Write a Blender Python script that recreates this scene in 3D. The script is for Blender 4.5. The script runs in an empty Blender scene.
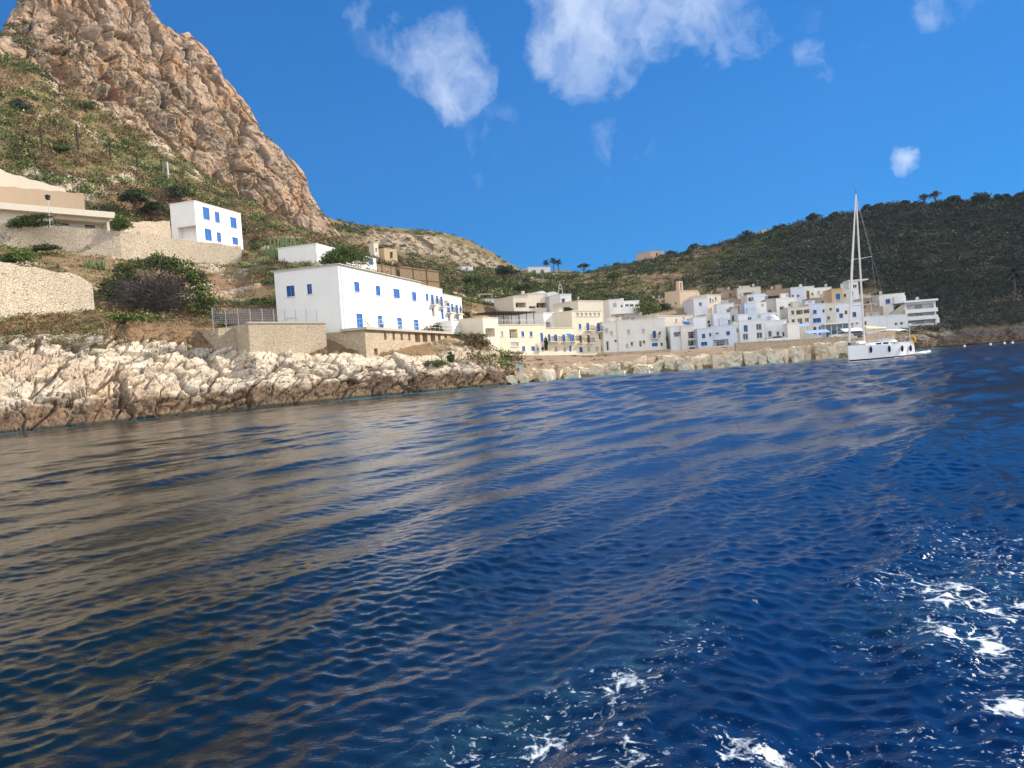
import bpy, math, random
import numpy as np
from mathutils import Vector, Matrix
random.seed(7); RNG = np.random.default_rng(11)
scene = bpy.context.scene
COL = scene.collection
R = math.radians

# ------------------------------------------------------------------ camera
F = 745.0; CAMH = 2.7
cam_d = bpy.data.cameras.new('camera'); cam = bpy.data.objects.new('camera', cam_d); COL.objects.link(cam)
cam_d.sensor_width = 36; cam_d.lens = F / 1024 * 36; cam_d.clip_start = 0.1; cam_d.clip_end = 6000
CM = (Matrix.Rotation(R(90 - 1.53), 4, 'X') @ Matrix.Rotation(R(-4.0), 4, 'Z'))
CM = Matrix.Translation((0, 0, CAMH)) @ CM
cam.matrix_world = CM
scene.camera = cam
CR = np.array(CM.to_3x3())

def ray(px, py):
    """world direction of a photo point, scaled to one metre of depth (Y)"""
    px = np.asarray(px, float); py = np.asarray(py, float)
    d = np.stack([(px - 512) / F, -(py - 384) / F, -np.ones_like(px)], -1) @ CR.T
    return d / d[..., 1:2]
def at(px, py, Y):
    return ray(px, py) * np.asarray(Y, float)[..., None] + np.array([0, 0, CAMH])
def proj(p):
    q = (np.asarray(p, float) - np.array([0, 0, CAMH])) @ CR
    return 512 + F * q[..., 0] / -q[..., 2], 384 - F * q[..., 1] / -q[..., 2]
def on_level(px, py, z=0.0):
    d = ray(px, py); return d * ((z - CAMH) / d[..., 2:3]) + np.array([0, 0, CAMH])
def y_for_z(px, D, z):
    py = 364 - 0.0699 * (np.asarray(px, float) - 512)
    for _ in range(4):
        py = py - (z - at(px, py, D)[..., 2]) * F / np.asarray(D, float)
    return py

# ------------------------------------------------------------------ noise (numpy)
def _h(i, j, k, s):
    with np.errstate(over='ignore'):
        x = (i.astype(np.uint32) * np.uint32(374761393) + j.astype(np.uint32) * np.uint32(668265263)
             + k.astype(np.uint32) * np.uint32(2147483647 - 58) + np.uint32(s * 7919 + 13))
        x = (x ^ (x >> np.uint32(13))) * np.uint32(1274126177)
        x = (x ^ (x >> np.uint32(16))) * np.uint32(2246822519)
        return ((x ^ (x >> np.uint32(15))) & np.uint32(0xFFFFFF)).astype(np.float64) / 0xFFFFFF
def vnoise(p, s=0):
    p = p + 4096.0
    f = np.floor(p); t = p - f; t = t * t * (3 - 2 * t); i = f.astype(np.int64) & 0xFFFFFF
    out = 0
    for a in (0, 1):
        for b in (0, 1):
            for c in (0, 1):
                w = (t[:, 0] if a else 1 - t[:, 0]) * (t[:, 1] if b else 1 - t[:, 1]) * (t[:, 2] if c else 1 - t[:, 2])
                out = out + w * _h(i[:, 0] + a, i[:, 1] + b, i[:, 2] + c, s)
    return out
def fbm(p, scale, octs=4, s=0, ridged=False):
    out = 0; amp = 0.5; q = p / scale
    for o in range(octs):
        n = vnoise(q + 17.3 * o, s + o)
        if ridged: n = 1 - np.abs(2 * n - 1)
        out = out + amp * n; amp *= 0.5; q = q * 2.03
    return out / (1 - 0.5 ** octs)
def worley(p, scale, s=0):
    """nearest cells: (offset to own cell's plane, crack distance, own random)"""
    q = p / scale + 4096.0; f = np.floor(q).astype(np.int64)
    n = len(q); d1 = np.full(n, 9.0); d2 = np.full(n, 9.0); hid = np.zeros(n); tilt = np.zeros(n)
    for a in (-1, 0, 1):
        for b in (-1, 0, 1):
            for c in (-1, 0, 1):
                i, j, k = [(f[:, m] + v) for m, v in enumerate((a, b, c))]
                i_, j_, k_ = i & 0xFFFFFF, j & 0xFFFFFF, k & 0xFFFFFF
                o = np.stack([_h(i_, j_, k_, s + 1), _h(i_, j_, k_, s + 2), _h(i_, j_, k_, s + 3)], -1)
                v = q - (np.stack([i, j, k], -1) + o)
                d = np.sqrt((v ** 2).sum(1))
                g = np.stack([_h(i_, j_, k_, s + 5), _h(i_, j_, k_, s + 6), _h(i_, j_, k_, s + 7)], -1) - 0.5
                near = d < d1
                d2 = np.where(near, d1, np.minimum(d2, d))
                tilt = np.where(near, (v * g).sum(1), tilt)
                hid = np.where(near, _h(i_, j_, k_, s + 9), hid)
                d1 = np.where(near, d, d1)
    return tilt, d2 - d1, hid
def sstep(a, b, x):
    t = np.clip((x - a) / (b - a), 0, 1); return t * t * (3 - 2 * t)

# ------------------------------------------------------------------ objects
def tag(o, label=None, cat=None, group=None, kind=None):
    for k, v in (('label', label), ('category', cat), ('group', group), ('kind', kind)):
        if v: o[k] = v
    return o
def link_mesh(name, me, parent=None, mats=()):
    for m in mats: me.materials.append(m)
    o = bpy.data.objects.new(name, me); COL.objects.link(o)
    if parent: o.parent = parent
    return o
def empty(name, loc=(0, 0, 0), rz=0.0):
    o = bpy.data.objects.new(name, None); COL.objects.link(o); o.location = loc; o.rotation_euler = (0, 0, rz)
    o.empty_display_size = 0.5
    return o
def np_mesh(name, V, Q, smooth=False, attrs=None):
    """V (n,3), Q (m,4) or (m,3) numpy -> mesh"""
    me = bpy.data.meshes.new(name); n, m, w = len(V), len(Q), Q.shape[1]
    me.vertices.add(n); me.vertices.foreach_set('co', np.ascontiguousarray(V, np.float32).ravel())
    me.loops.add(m * w); me.loops.foreach_set('vertex_index', np.ascontiguousarray(Q, np.int32).ravel())
    me.polygons.add(m); me.polygons.foreach_set('loop_start', np.arange(0, m * w, w, dtype=np.int32))
    me.polygons.foreach_set('use_smooth', np.full(m, smooth))
    for k, v in (attrs or {}).items():
        if v.ndim == 1:
            a = me.attributes.new(k, 'FLOAT', 'POINT'); a.data.foreach_set('value', np.ascontiguousarray(v, np.float32))
        else:
            a = me.attributes.new(k, 'FLOAT_COLOR', 'POINT')
            a.data.foreach_set('color', np.ascontiguousarray(np.c_[v, np.ones(n)], np.float32).ravel())
    me.update(calc_edges=True); me.validate()
    return me
class MB:
    def __init__(s): s.v = []; s.f = []; s.m = []
    def quad(s, a, b, c, d, m=0):
        i = len(s.v); s.v += [tuple(a), tuple(b), tuple(c), tuple(d)]; s.f.append((i, i + 1, i + 2, i + 3)); s.m.append(m)
    def box(s, x0, y0, z0, x1, y1, z1, m=0):
        i = len(s.v)
        s.v += [(x0, y0, z0), (x1, y0, z0), (x1, y1, z0), (x0, y1, z0), (x0, y0, z1), (x1, y0, z1), (x1, y1, z1), (x0, y1, z1)]
        for f in ((0, 3, 2, 1), (4, 5, 6, 7), (0, 1, 5, 4), (1, 2, 6, 5), (2, 3, 7, 6), (3, 0, 4, 7)):
            s.f.append(tuple(i + k for k in f)); s.m.append(m)
        return s
    def bar(s, p, q, r, r2=None, n=6, m=0):
        p, q = Vector(p), Vector(q); d = (q - p)
        if d.length < 1e-6: return s
        d.normalize(); a = d.orthogonal().normalized(); b = d.cross(a); i = len(s.v); r2 = r if r2 is None else r2
        for c, rr in ((p, r), (q, r2)):
            for k in range(n):
                t = 2 * math.pi * k / n; s.v.append(tuple(c + a * (rr * math.cos(t)) + b * (rr * math.sin(t))))
        for k in range(n):
            s.f.append((i + k, i + (k + 1) % n, i + n + (k + 1) % n, i + n + k)); s.m.append(m)
        s.f.append(tuple(i + k for k in reversed(range(n)))); s.m.append(m)
        s.f.append(tuple(i + n + k for k in range(n))); s.m.append(m)
        return s
    def path(s, pts, r, n=6, m=0):
        for k in range(len(pts) - 1):
            ra = r[k] if isinstance(r, (list, tuple)) else r; rb = r[k + 1] if isinstance(r, (list, tuple)) else r
            s.bar(pts[k], pts[k + 1], ra, rb, n, m)
        return s
    def loft(s, rings, m=0, cap=True, closed=True):
        i = len(s.v); n = len(rings[0])
        for rg in rings: s.v += [tuple(p) for p in rg]
        for a in range(len(rings) - 1):
            for k in range(n if closed else n - 1):
                k2 = (k + 1) % n
                s.f.append((i + a * n + k, i + a * n + k2, i + (a + 1) * n + k2, i + (a + 1) * n + k)); s.m.append(m)
        if cap:
            s.f.append(tuple(i + k for k in reversed(range(n)))); s.m.append(m)
            s.f.append(tuple(i + (len(rings) - 1) * n + k for k in range(n))); s.m.append(m)
        return s
    def ball(s, c, r, n=10, k=6, m=0):
        r = (r, r, r) if not isinstance(r, (tuple, list)) else r; rings = []
        for a in range(k + 1):
            t = math.pi * a / k; t = min(max(t, 0.04), math.pi - 0.04)
            rings.append([(c[0] + r[0] * math.sin(t) * math.cos(2 * math.pi * j / n), c[1] + r[1] * math.sin(t) * math.sin(2 * math.pi * j / n), c[2] - r[2] * math.cos(t)) for j in range(n)])
        return s.loft(rings, m)
    def build(s, name, mats, parent=None, smooth=False):
        me = bpy.data.meshes.new(name); me.from_pydata(s.v, [], s.f)
        mats = mats if isinstance(mats, (list, tuple)) else [mats]
        for m in mats: me.materials.append(m)
        me.polygons.foreach_set('material_index', s.m)
        if smooth: me.polygons.foreach_set('use_smooth', [True] * len(s.f))
        me.update()
        o = bpy.data.objects.new(name, me); COL.objects.link(o)
        if parent: o.parent = parent
        return o

# ------------------------------------------------------------------ materials
class NT:
    def __init__(s, mat):
        s.t = mat.node_tree; s.n = s.t.nodes; s.l = s.t.links
    def add(s, typ, ins=None, **kw):
        nd = s.n.new(typ)
        for k, v in kw.items(): setattr(nd, k, v)
        for k, v in (ins or {}).items():
            if isinstance(v, bpy.types.NodeSocket): s.l.new(v, nd.inputs[k])
            else: nd.inputs[k].default_value = v
        return nd
    def noise(s, vec, scale, detail=4, rough=0.55, dist=0.0):
        nd = s.add('ShaderNodeTexNoise', {'Scale': scale, 'Detail': detail, 'Roughness': rough, 'Distortion': dist})
        s.l.new(vec, nd.inputs['Vector']); return nd.outputs['Fac']
    def ramp(s, fac, stops):
        nd = s.n.new('ShaderNodeValToRGB'); s.l.new(fac, nd.inputs[0]); e = nd.color_ramp.elements
        while len(e) < len(stops): e.new(0.5)
        for k, (p, c) in enumerate(stops):
            e[k].position = p; e[k].color = (c, c, c, 1) if isinstance(c, (int, float)) else (*c, 1)
        return nd.outputs[0]
    def mix(s, fac, a, b, mode='MIX'):
        nd = s.n.new('ShaderNodeMix'); nd.data_type = 'RGBA'; nd.blend_type = mode
        for i, v in ((0, fac), (6, a), (7, b)):
            sock = nd.inputs[i]
            if isinstance(v, bpy.types.NodeSocket): s.l.new(v, sock)
            elif isinstance(v, (int, float)): sock.default_value = v if i == 0 else (v, v, v, 1)
            else: sock.default_value = (*v, 1)
        return nd.outputs[2]
    def math(s, op, a, b=0.0, c=None, clamp=False):
        nd = s.n.new('ShaderNodeMath'); nd.operation = op; nd.use_clamp = clamp
        for k, v in enumerate((a, b, c)):
            if v is None: continue
            if isinstance(v, bpy.types.NodeSocket): s.l.new(v, nd.inputs[k])
            else: nd.inputs[k].default_value = v
        return nd.outputs[0]
    def attr(s, name): return s.add('ShaderNodeAttribute', attribute_name=name)
def new_mat(name, rough=0.85, spec=0.3):
    m = bpy.data.materials.new(name); m.use_nodes = True; t = NT(m)
    b = t.n['Principled BSDF']; b.inputs['Roughness'].default_value = rough; b.inputs['Specular IOR Level'].default_value = spec
    return m, t, b
def obj_vec(t):
    """object coordinates, shifted at random for each object so that copies do not repeat"""
    tc = t.add('ShaderNodeTexCoord'); oi = t.add('ShaderNodeObjectInfo')
    sc = t.add('ShaderNodeVectorMath', {0: (37.1, 51.7, 19.3)}, operation='SCALE'); t.l.new(oi.outputs['Random'], sc.inputs['Scale'])
    ad = t.add('ShaderNodeVectorMath', operation='ADD'); t.l.new(tc.outputs['Object'], ad.inputs[0]); t.l.new(sc.outputs[0], ad.inputs[1])
    return ad.outputs[0]
def bump(t, b, h, strength, dist):
    nd = t.add('ShaderNodeBump', {'Strength': strength, 'Distance': dist}); t.l.new(h, nd.inputs['Height']); t.l.new(nd.outputs[0], b.inputs['Normal'])
def plain(name, c, rough=0.8, spec=0.3, var=0.12, metal=0.0):
    m, t, b = new_mat(name, rough, spec); v = obj_vec(t)
    col = t.mix(t.noise(v, 1.7, 5), [x * (1 - var) for x in c], [min(1, x * (1 + var)) for x in c])
    t.l.new(col, b.inputs['Base Color']); b.inputs['Metallic'].default_value = metal
    return m
def plaster(name, c, stain=(0.3, 0.25, 0.19), amount=0.35):
    m, t, b = new_mat(name, 0.9, 0.2); v = obj_vec(t)
    base = t.mix(t.noise(v, 0.5, 5, 0.6), [x * 0.9 for x in c], [min(0.9, x * 1.06) for x in c])
    mp = t.add('ShaderNodeMapping', {'Scale': (2.2, 2.2, 0.25)}); t.l.new(v, mp.inputs['Vector'])
    streak = t.ramp(t.noise(mp.outputs[0], 1.0, 6, 0.65), [(0.52, 0.0), (0.75, amount)])
    patch = t.ramp(t.noise(v, 0.8, 6, 0.7), [(0.6, 0.0), (0.68, amount * 0.7)])
    base = t.mix(streak, base, [x * s for x, s in zip(c, (0.72, 0.68, 0.62))]); base = t.mix(patch, base, stain)
    t.l.new(base, b.inputs['Base Color']); bump(t, b, t.noise(v, 6, 6, 0.7), 0.25, 0.05)
    return m
def masonry(name, c1, c2, joint, scale=2.4):
    m, t, b = new_mat(name, 0.95, 0.15); v = obj_vec(t)
    nz = t.add('ShaderNodeTexNoise', {'Scale': 1.2, 'Detail': 4}); t.l.new(v, nz.inputs['Vector'])
    mx = t.add('ShaderNodeVectorMath', {2: (0.25, 0.25, 0.25)}, operation='MULTIPLY_ADD'); t.l.new(nz.outputs['Color'], mx.inputs[0]); mx.inputs[1].default_value = (0.35, 0.35, 0.35); t.l.new(v, mx.inputs[2])
    mp = t.add('ShaderNodeMapping', {'Scale': (1, 1, 2.1)}); t.l.new(mx.outputs[0], mp.inputs['Vector'])
    vo = t.add('ShaderNodeTexVoronoi', {'Scale': scale}, feature='DISTANCE_TO_EDGE'); t.l.new(mp.outputs[0], vo.inputs['Vector'])
    vc = t.add('ShaderNodeTexVoronoi', {'Scale': scale}); t.l.new(mp.outputs[0], vc.inputs['Vector'])
    sep = t.add('ShaderNodeSeparateColor'); t.l.new(vc.outputs['Color'], sep.inputs[0])
    st = t.mix(sep.outputs[0], c1, c2); st = t.mix(t.ramp(t.noise(v, 0.35, 5), [(0.4, 0.0), (0.7, 0.5)]), st, [x * 0.7 for x in c1])
    e = t.ramp(vo.outputs['Distance'], [(0.0, 0.0), (0.09, 1.0)])
    t.l.new(t.mix(e, joint, st), b.inputs['Base Color']); bump(t, b, e, 0.5, 0.08)
    return m

M = {}
M['white'] = plaster('white_plaster', (0.80, 0.78, 0.74), amount=0.14)
M['offwhite'] = plaster('off_white_plaster', (0.72, 0.69, 0.63), amount=0.25)
M['cream'] = plaster('cream_plaster', (0.72, 0.645, 0.52), amount=0.25)
M['yellow'] = plaster('pale_yellow_plaster', (0.75, 0.67, 0.51), amount=0.25)
M['beige'] = plaster('beige_plaster', (0.62, 0.57, 0.48), amount=0.4)
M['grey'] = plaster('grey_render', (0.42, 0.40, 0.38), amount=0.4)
M['tan'] = plaster('tan_plaster', (0.55, 0.40, 0.24), amount=0.3)
M['pink'] = plaster('pinkish_stone_plaster', (0.66, 0.50, 0.36), amount=0.35)
M['brown'] = plaster('brown_render', (0.33, 0.25, 0.18), amount=0.4)
M['blue'] = plaster('shade_blue_plaster', (0.57, 0.625, 0.71), amount=0.15)  # sky tint of the shaded village put into the wall colour
M['shadewhite'] = plaster('shade_white_plaster', (0.69, 0.705, 0.725), amount=0.2)  # white walls with a touch of bluish shade painted in
M['sandwall'] = plaster('sand_coloured_plaster', (0.37, 0.28, 0.19), amount=0.35)
M['palesand'] = plaster('pale_sand_plaster', (0.50, 0.44, 0.35), amount=0.25)
M['concrete'] = plaster('concrete', (0.46, 0.41, 0.33), amount=0.45)
M['roof'] = plaster('flat_roof_screed', (0.38, 0.34, 0.30), amount=0.4)
M['shutter'] = plain('blue_shutter_paint', (0.001, 0.115, 0.40), 0.6, 0.12)
M['darkblue'] = plain('dark_blue_paint', (0.006, 0.07, 0.26), 0.5)
M['paleshutter'] = plain('grey_shutter_paint', (0.42, 0.42, 0.42), 0.6)
M['wood'] = plain('brown_wood', (0.16, 0.09, 0.05), 0.7, var=0.3)
M['darkwood'] = plain('dark_weathered_wood', (0.05, 0.035, 0.025), 0.8, var=0.3)
M['glass'] = plain('dark_window_glass', (0.012, 0.016, 0.022), 0.08, 0.6)
M['glassblue'] = plain('large_window_glass', (0.05, 0.09, 0.12), 0.06, 0.7)
M['metal'] = plain('grey_galvanised_metal', (0.42, 0.42, 0.42), 0.45, metal=0.6)
M['rail'] = plain('white_painted_rail', (0.62, 0.62, 0.60), 0.5)
M['black'] = plain('black_paint', (0.02, 0.02, 0.02), 0.5)
M['awning'] = plain('light_blue_canvas', (0.28, 0.40, 0.62), 0.8)
M['canvas'] = plain('white_canvas', (0.78, 0.77, 0.74), 0.85)
M['creamcanvas'] = plain('cream_canvas', (0.66, 0.57, 0.36), 0.85)
M['reed'] = plain('dry_reed', (0.25, 0.175, 0.10), 0.9, var=0.45)
M['stone_l'] = masonry('dry_stone_pale', (0.68, 0.58, 0.44), (0.52, 0.43, 0.31), (0.20, 0.15, 0.10), 3.0)
M['stone_b'] = masonry('rubble_stone_base', (0.58, 0.47, 0.34), (0.47, 0.37, 0.25), (0.22, 0.17, 0.11), 2.6)
M['stone_c'] = masonry('coursed_tan_masonry', (0.56, 0.46, 0.33), (0.48, 0.39, 0.28), (0.34, 0.27, 0.19), 2.6)
# ------------------------------------------------------------------ sky and sun
SUN_AZ, SUN_EL = 62.0, 30.0           # azimuth from the view direction (+Y) towards +X
sd = Vector((math.sin(R(SUN_AZ)) * math.cos(R(SUN_EL)), math.cos(R(SUN_AZ)) * math.cos(R(SUN_EL)), math.sin(R(SUN_EL))))
sun_d = bpy.data.lights.new('sun', 'SUN'); sun_d.energy = 5.0; sun_d.angle = R(0.53); sun_d.color = (1.0, 0.90, 0.76)
sun = bpy.data.objects.new('sun', sun_d); COL.objects.link(sun); sun.rotation_euler = sd.to_track_quat('Z', 'Y').to_euler()
w = bpy.data.worlds.new('World'); scene.world = w; w.use_nodes = True
t = NT(w); bg = t.n['Background']
sky = t.add('ShaderNodeTexSky', sky_type='NISHITA', sun_disc=False, sun_elevation=R(SUN_EL), sun_rotation=R(SUN_AZ), air_density=1.0, dust_density=0.1, ozone_density=3.0)
hs = t.add('ShaderNodeHueSaturation', {'Saturation': 1.22, 'Value': 1.0}); t.l.new(sky.outputs[0], hs.inputs['Color'])
gmm = t.add('ShaderNodeGamma', {'Gamma': 0.45}); t.l.new(hs.outputs[0], gmm.inputs['Color'])
skyc = t.mix(1.0, gmm.outputs[0], (0.205, 0.97, 2.08), 'MULTIPLY')
tc = t.add('ShaderNodeTexCoord'); dirv = tc.outputs['Generated']
nz = t.add('ShaderNodeTexNoise', {'Scale': 9.0, 'Detail': 5, 'Roughness': 0.6}); t.l.new(dirv, nz.inputs['Vector'])
ma = t.add('ShaderNodeVectorMath', {1: (0.10, 0.10, 0.10)}, operation='MULTIPLY_ADD'); t.l.new(nz.outputs['Color'], ma.inputs[0]); t.l.new(dirv, ma.inputs[2])
sb = t.add('ShaderNodeVectorMath', {1: (0.05, 0.05, 0.05)}, operation='SUBTRACT'); t.l.new(ma.outputs[0], sb.inputs[0])
nm = t.add('ShaderNodeVectorMath', operation='NORMALIZE'); t.l.new(sb.outputs[0], nm.inputs[0])
total = None
for cx, cy, rad, wgt in ((448, 70, 52, .92), (425, 58, 34, .6), (388, 24, 42, .5), (470, 88, 26, .35), (600, 22, 76, 1.0), (655, 0, 76, 1.0), (562, 42, 42, .7), (625, 55, 38, .6),
                         (735, 45, 48, .42), (822, 52, 42, .34), (899, 162, 15, .75), (946, -8, 30, .55), (622, 152, 34, .30), (490, 146, 48, .22), (700, -30, 70, .9)):
    c = Vector(ray(cx, cy)); c.normalize(); cr = math.cos(rad / F)
    dp = t.add('ShaderNodeVectorMath', {1: tuple(c)}, operation='DOT_PRODUCT'); t.l.new(nm.outputs[0], dp.inputs[0])
    mr = t.add('ShaderNodeMapRange', {'From Min': cr, 'From Max': 1.0, 'To Min': 0.0, 'To Max': wgt}); t.l.new(dp.outputs['Value'], mr.inputs['Value'])
    total = mr.outputs[0] if total is None else t.math('MAXIMUM', total, mr.outputs[0])
fine = t.add('ShaderNodeTexNoise', {'Scale': 17.0, 'Detail': 5, 'Roughness': 0.55}); t.l.new(nm.outputs[0], fine.inputs['Vector'])
al = t.math('ADD', t.math('MULTIPLY', total, 1.0), t.math('MULTIPLY_ADD', fine.outputs['Fac'], 2.3, -1.35))
al = t.math('MULTIPLY', t.ramp(al, [(0.0, 0.0), (0.45, 0.24), (1.3, 0.56)]), t.ramp(total, [(0.0, 0.0), (0.25, 1.0)]))
sxyz = t.add('ShaderNodeSeparateXYZ'); t.l.new(dirv, sxyz.inputs[0])
behind = t.ramp(t.math('MULTIPLY_ADD', sxyz.outputs[1], -0.5, 0.5), [(0.58, 0.0), (0.72, 1.0)])      # unseen bright cloud bank behind the camera, added as fill light
fill_noise = t.noise(dirv, 3.2, 6, 0.6); bank = t.math('MULTIPLY', behind, t.ramp(fill_noise, [(0.36, 0.0), (0.52, 1.0)]))
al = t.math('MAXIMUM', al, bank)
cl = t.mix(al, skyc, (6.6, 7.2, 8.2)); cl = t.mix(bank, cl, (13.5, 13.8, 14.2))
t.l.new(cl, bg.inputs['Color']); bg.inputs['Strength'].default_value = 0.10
vs = scene.view_settings; vs.view_transform = 'Standard'; vs.look = 'None'; vs.gamma = 1; vs.exposure = 0.6; vs.use_curve_mapping = False

# ------------------------------------------------------------------ terrain: rows of (photo column, photo row, depth in metres)
SHORE = [(-350, 44), (0, 57.5), (87, 62), (160, 69), (256, 76.5), (340, 83), (420, 89.5), (475, 95), (500, 99), (530, 104), (600, 108), (700, 111), (760, 112.5), (845, 117), (890, 128), (912, 150), (980, 152), (1024, 153), (1450, 178)]
def icol(tab, px, k=1): return np.interp(px, [r[0] for r in tab], [r[k] for r in tab])
def shoreD(px): return icol(SHORE, px)
R3 = [(-350, 320, 58), (0, 337, 68), (60, 335, 71), (100, 335, 73), (170, 340, 80), (237, 347, 85), (256, 359, 81.5), (331, 363, 87.5), (356, 363, 89), (420, 363, 95.5), (450, 360, 99), (475, 364, 101), (500, 373, 104), (530, 371, 109), (600, 367, 112), (700, 359, 116), (760, 353, 117.5), (845, 347, 122), (890, 336, 140), (912, 330, 157), (980, 325, 160), (1024, 319, 160), (1450, 300, 184)]
R4 = [(-350, 290, 66), (0, 304, 75.5), (97, 313, 80), (130, 320, 82), (200, 318, 88), (232, 327, 90), (256, 327, 92), (336, 333, 97), (420, 342, 112), (450, 342, 118), (475, 350, 116), (507, 355.5, 124), (545, 355.5, 128), (600, 354.5, 133), (665, 351.5, 137), (700, 348.5, 138), (760, 343.5, 139), (845, 340.5, 143), (890, 332, 154), (905, 328.5, 163), (940, 325.5, 165), (1024, 312, 168), (1450, 285, 165)]
R5 = [(-350, 225, 105), (0, 247, 112), (60, 250, 116), (100, 256, 120), (175, 264, 130), (237, 264, 140), (256, 266, 128), (300, 268, 120), (340, 272, 124), (420, 300, 145), (463, 318, 152), (490, 339, 150), (507, 351, 152), (545, 355.8, 160), (600, 354.5, 168), (665, 351.5, 170), (700, 348.8, 170), (760, 344, 170), (845, 338.5, 172), (905, 326.5, 178), (940, 323.5, 177), (1024, 302, 174), (1450, 270, 172)]
R6 = [(-350, 205, 107), (0, 226, 113.5), (75, 230, 119), (125, 234, 124), (175, 240, 131.5), (242, 249, 141.5), (256, 254, 142), (300, 252, 146), (340, 258, 150), (375, 268, 160), (440, 292, 172), (475, 303, 176), (507, 308, 182), (545, 308, 190), (600, 304, 198), (665, 308, 200), (700, 302, 203), (760, 294, 206), (845, 294, 206), (905, 296, 206), (940, 299, 194), (1024, 290, 182), (1450, 255, 178)]
R7 = [(-350, 150, 150), (0, 192, 143), (60, 205, 150), (110, 208, 158), (175, 192, 178), (240, 204, 196), (300, 230, 215), (340, 246, 225), (375, 254, 230), (440, 276, 235), (475, 284, 236), (520, 286, 236), (600, 287, 235), (665, 287, 235), (700, 277, 245), (760, 265, 236), (845, 253, 226), (905, 251, 221), (940, 256, 212), (1024, 245, 200), (1450, 180, 185)]
R8 = [(-350, 75, 200), (-60, 66, 176), (0, 52, 178), (35, 64, 184), (60, 88, 192), (80, 92, 198), (100, 110, 207), (125, 126, 218), (160, 144, 235), (200, 170, 252), (235, 198, 268), (270, 214, 285), (300, 236, 300), (340, 252, 315), (375, 260, 325), (440, 268, 330), (515, 272.5, 335), (560, 274, 322), (590, 273, 312), (620, 266, 314), (665, 256, 312), (700, 248, 302), (745, 239, 288), (760, 236, 282), (800, 223, 266), (845, 213, 254), (900, 205, 245), (950, 203, 238), (1000, 201, 230), (1024, 198, 226), (1100, 150, 212), (1200, 70, 206), (1450, -60, 205)]  # unseen right end of the ridge is raised to cast shade
cols = np.unique(np.concatenate([np.linspace(-350, -40, 40), np.arange(-40, 560, 1.2), np.arange(560, 1064, 1.6), np.linspace(1064, 1450, 50)]))
def prow(tab): return at(cols, icol(tab, cols, 1), icol(tab, cols, 2))
def zrow(D, z): return at(cols, y_for_z(cols, D, z), D)
sD = shoreD(cols) + 1.6 * (vnoise(np.c_[cols / 23.0, cols * 0, cols * 0], 3) - 0.5) * (cols < 520) + 2.5 * (vnoise(np.c_[cols / 14.0, cols * 0, cols * 0], 5) - 0.5) * (cols > 900)
p8 = prow(R8); back = p8.copy(); bk = np.where(cols < 345, 45.0, 90.0)
back = p8 * (1 + bk / p8[:, 1])[:, None]; back[:, 2] = p8[:, 2] - np.where(cols < 345, -4, 14); back2 = p8 * (1 + 240 / p8[:, 1])[:, None]; back2[:, 2] = p8[:, 2] - 60
leftw = sstep(560, 500, cols)
p6 = prow(R6); b6 = np.interp(cols, [-350, 0, 125, 242, 300, 560, 600, 1450], [10, 13, 20, 27, 6, 4, .6, .6])
p6b = p6 * (1 + b6 / p6[:, 1])[:, None]; p6b[:, 2] = p6[:, 2] + 0.2
ctl = [zrow(sD - 4, -4.0), zrow(sD, -0.35), zrow(sD + 1.0 + 1.4 * leftw, np.where(cols < 520, 2.1, np.where(cols > 890, 1.2, 0.8))), prow(R3), prow(R4), prow(R5), p6, p6b, prow(R7), p8, back, back2]
seg = [4, 18, 48, 34, 52, 20, 12, 46, 62, 6, 4]
rows = []; rp = []
for k, n in enumerate(seg):
    for j in range(n):
        u = j / n; rows.append(ctl[k] * (1 - u) + ctl[k + 1] * u); rp.append(k + u)
rows.append(ctl[-1]); rp.append(len(ctl) - 1.0)
G = np.array(rows); rp = np.array(rp); rp = np.interp(rp, [0, 6, 7, 8, 9, 11], [0, 6, 6.3, 7, 8, 10]); nr, nc = G.shape[:2]
PX = np.broadcast_to(cols, (nr, nc)).ravel(); RP = np.broadcast_to(rp[:, None], (nr, nc)).ravel()
dr = np.gradient(G, axis=0); dc = np.gradient(G, axis=1)
N = np.cross(dc, dr).reshape(-1, 3); N /= np.linalg.norm(N, axis=1)[:, None] + 1e-9
P = G.reshape(-1, 3).copy()
def rocky(p, amp, s):
    """faceted, tilted strata blocks with open cracks"""
    q = p.copy(); hh = 0.55 * p[:, 0] + 0.83 * p[:, 1]; q[:, 2] = (p[:, 2] - 0.40 * hh) * 1.3; q[:, 0] = (hh + 0.40 * p[:, 2]) * 0.42; q[:, 1] = (0.83 * p[:, 0] - 0.55 * p[:, 1]) * 0.8
    q = q + 0.8 * np.stack([fbm(p, 2.5, 3, s + 40), fbm(p, 2.5, 3, s + 41), fbm(p, 2.5, 3, s + 42)], -1)
    d = 0; cr = 1.0
    for sc, a in ((4.4, 0.72), (1.7, 0.42), (0.62, 0.15)):
        tl, e, hid = worley(q, sc, s); d = d + a * ((hid - 0.5) * 0.55 + tl * 2.0) - a * 0.6 * (1 - sstep(0, 0.085, e))
        cr = cr * (0.35 + 0.65 * sstep(0.0, 0.09, e)); s += 20
    return amp * d, cr
wl = sstep(0.9, 1.6, RP) * sstep(3.6, 2.9, RP) * np.where(PX < 515, 1, np.where(PX > 895, 0.75, 0.12))
disp = np.zeros(len(P)); crack = np.ones(len(P))
sel = (wl > 0.02) | ((RP < 1.7) & (RP > 0.5))
dd, cc = rocky(P[sel], 1.05, 6); lw = np.maximum(wl[sel], 0.45 * sstep(0.4, 1.0, RP[sel]) * (PX[sel] < 515))
disp[sel] += dd * lw; crack[sel] = 1 - (1 - cc) * np.clip(lw * 1.5, 0, 1)
hl = sstep(3.0, 3.6, RP)
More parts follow.
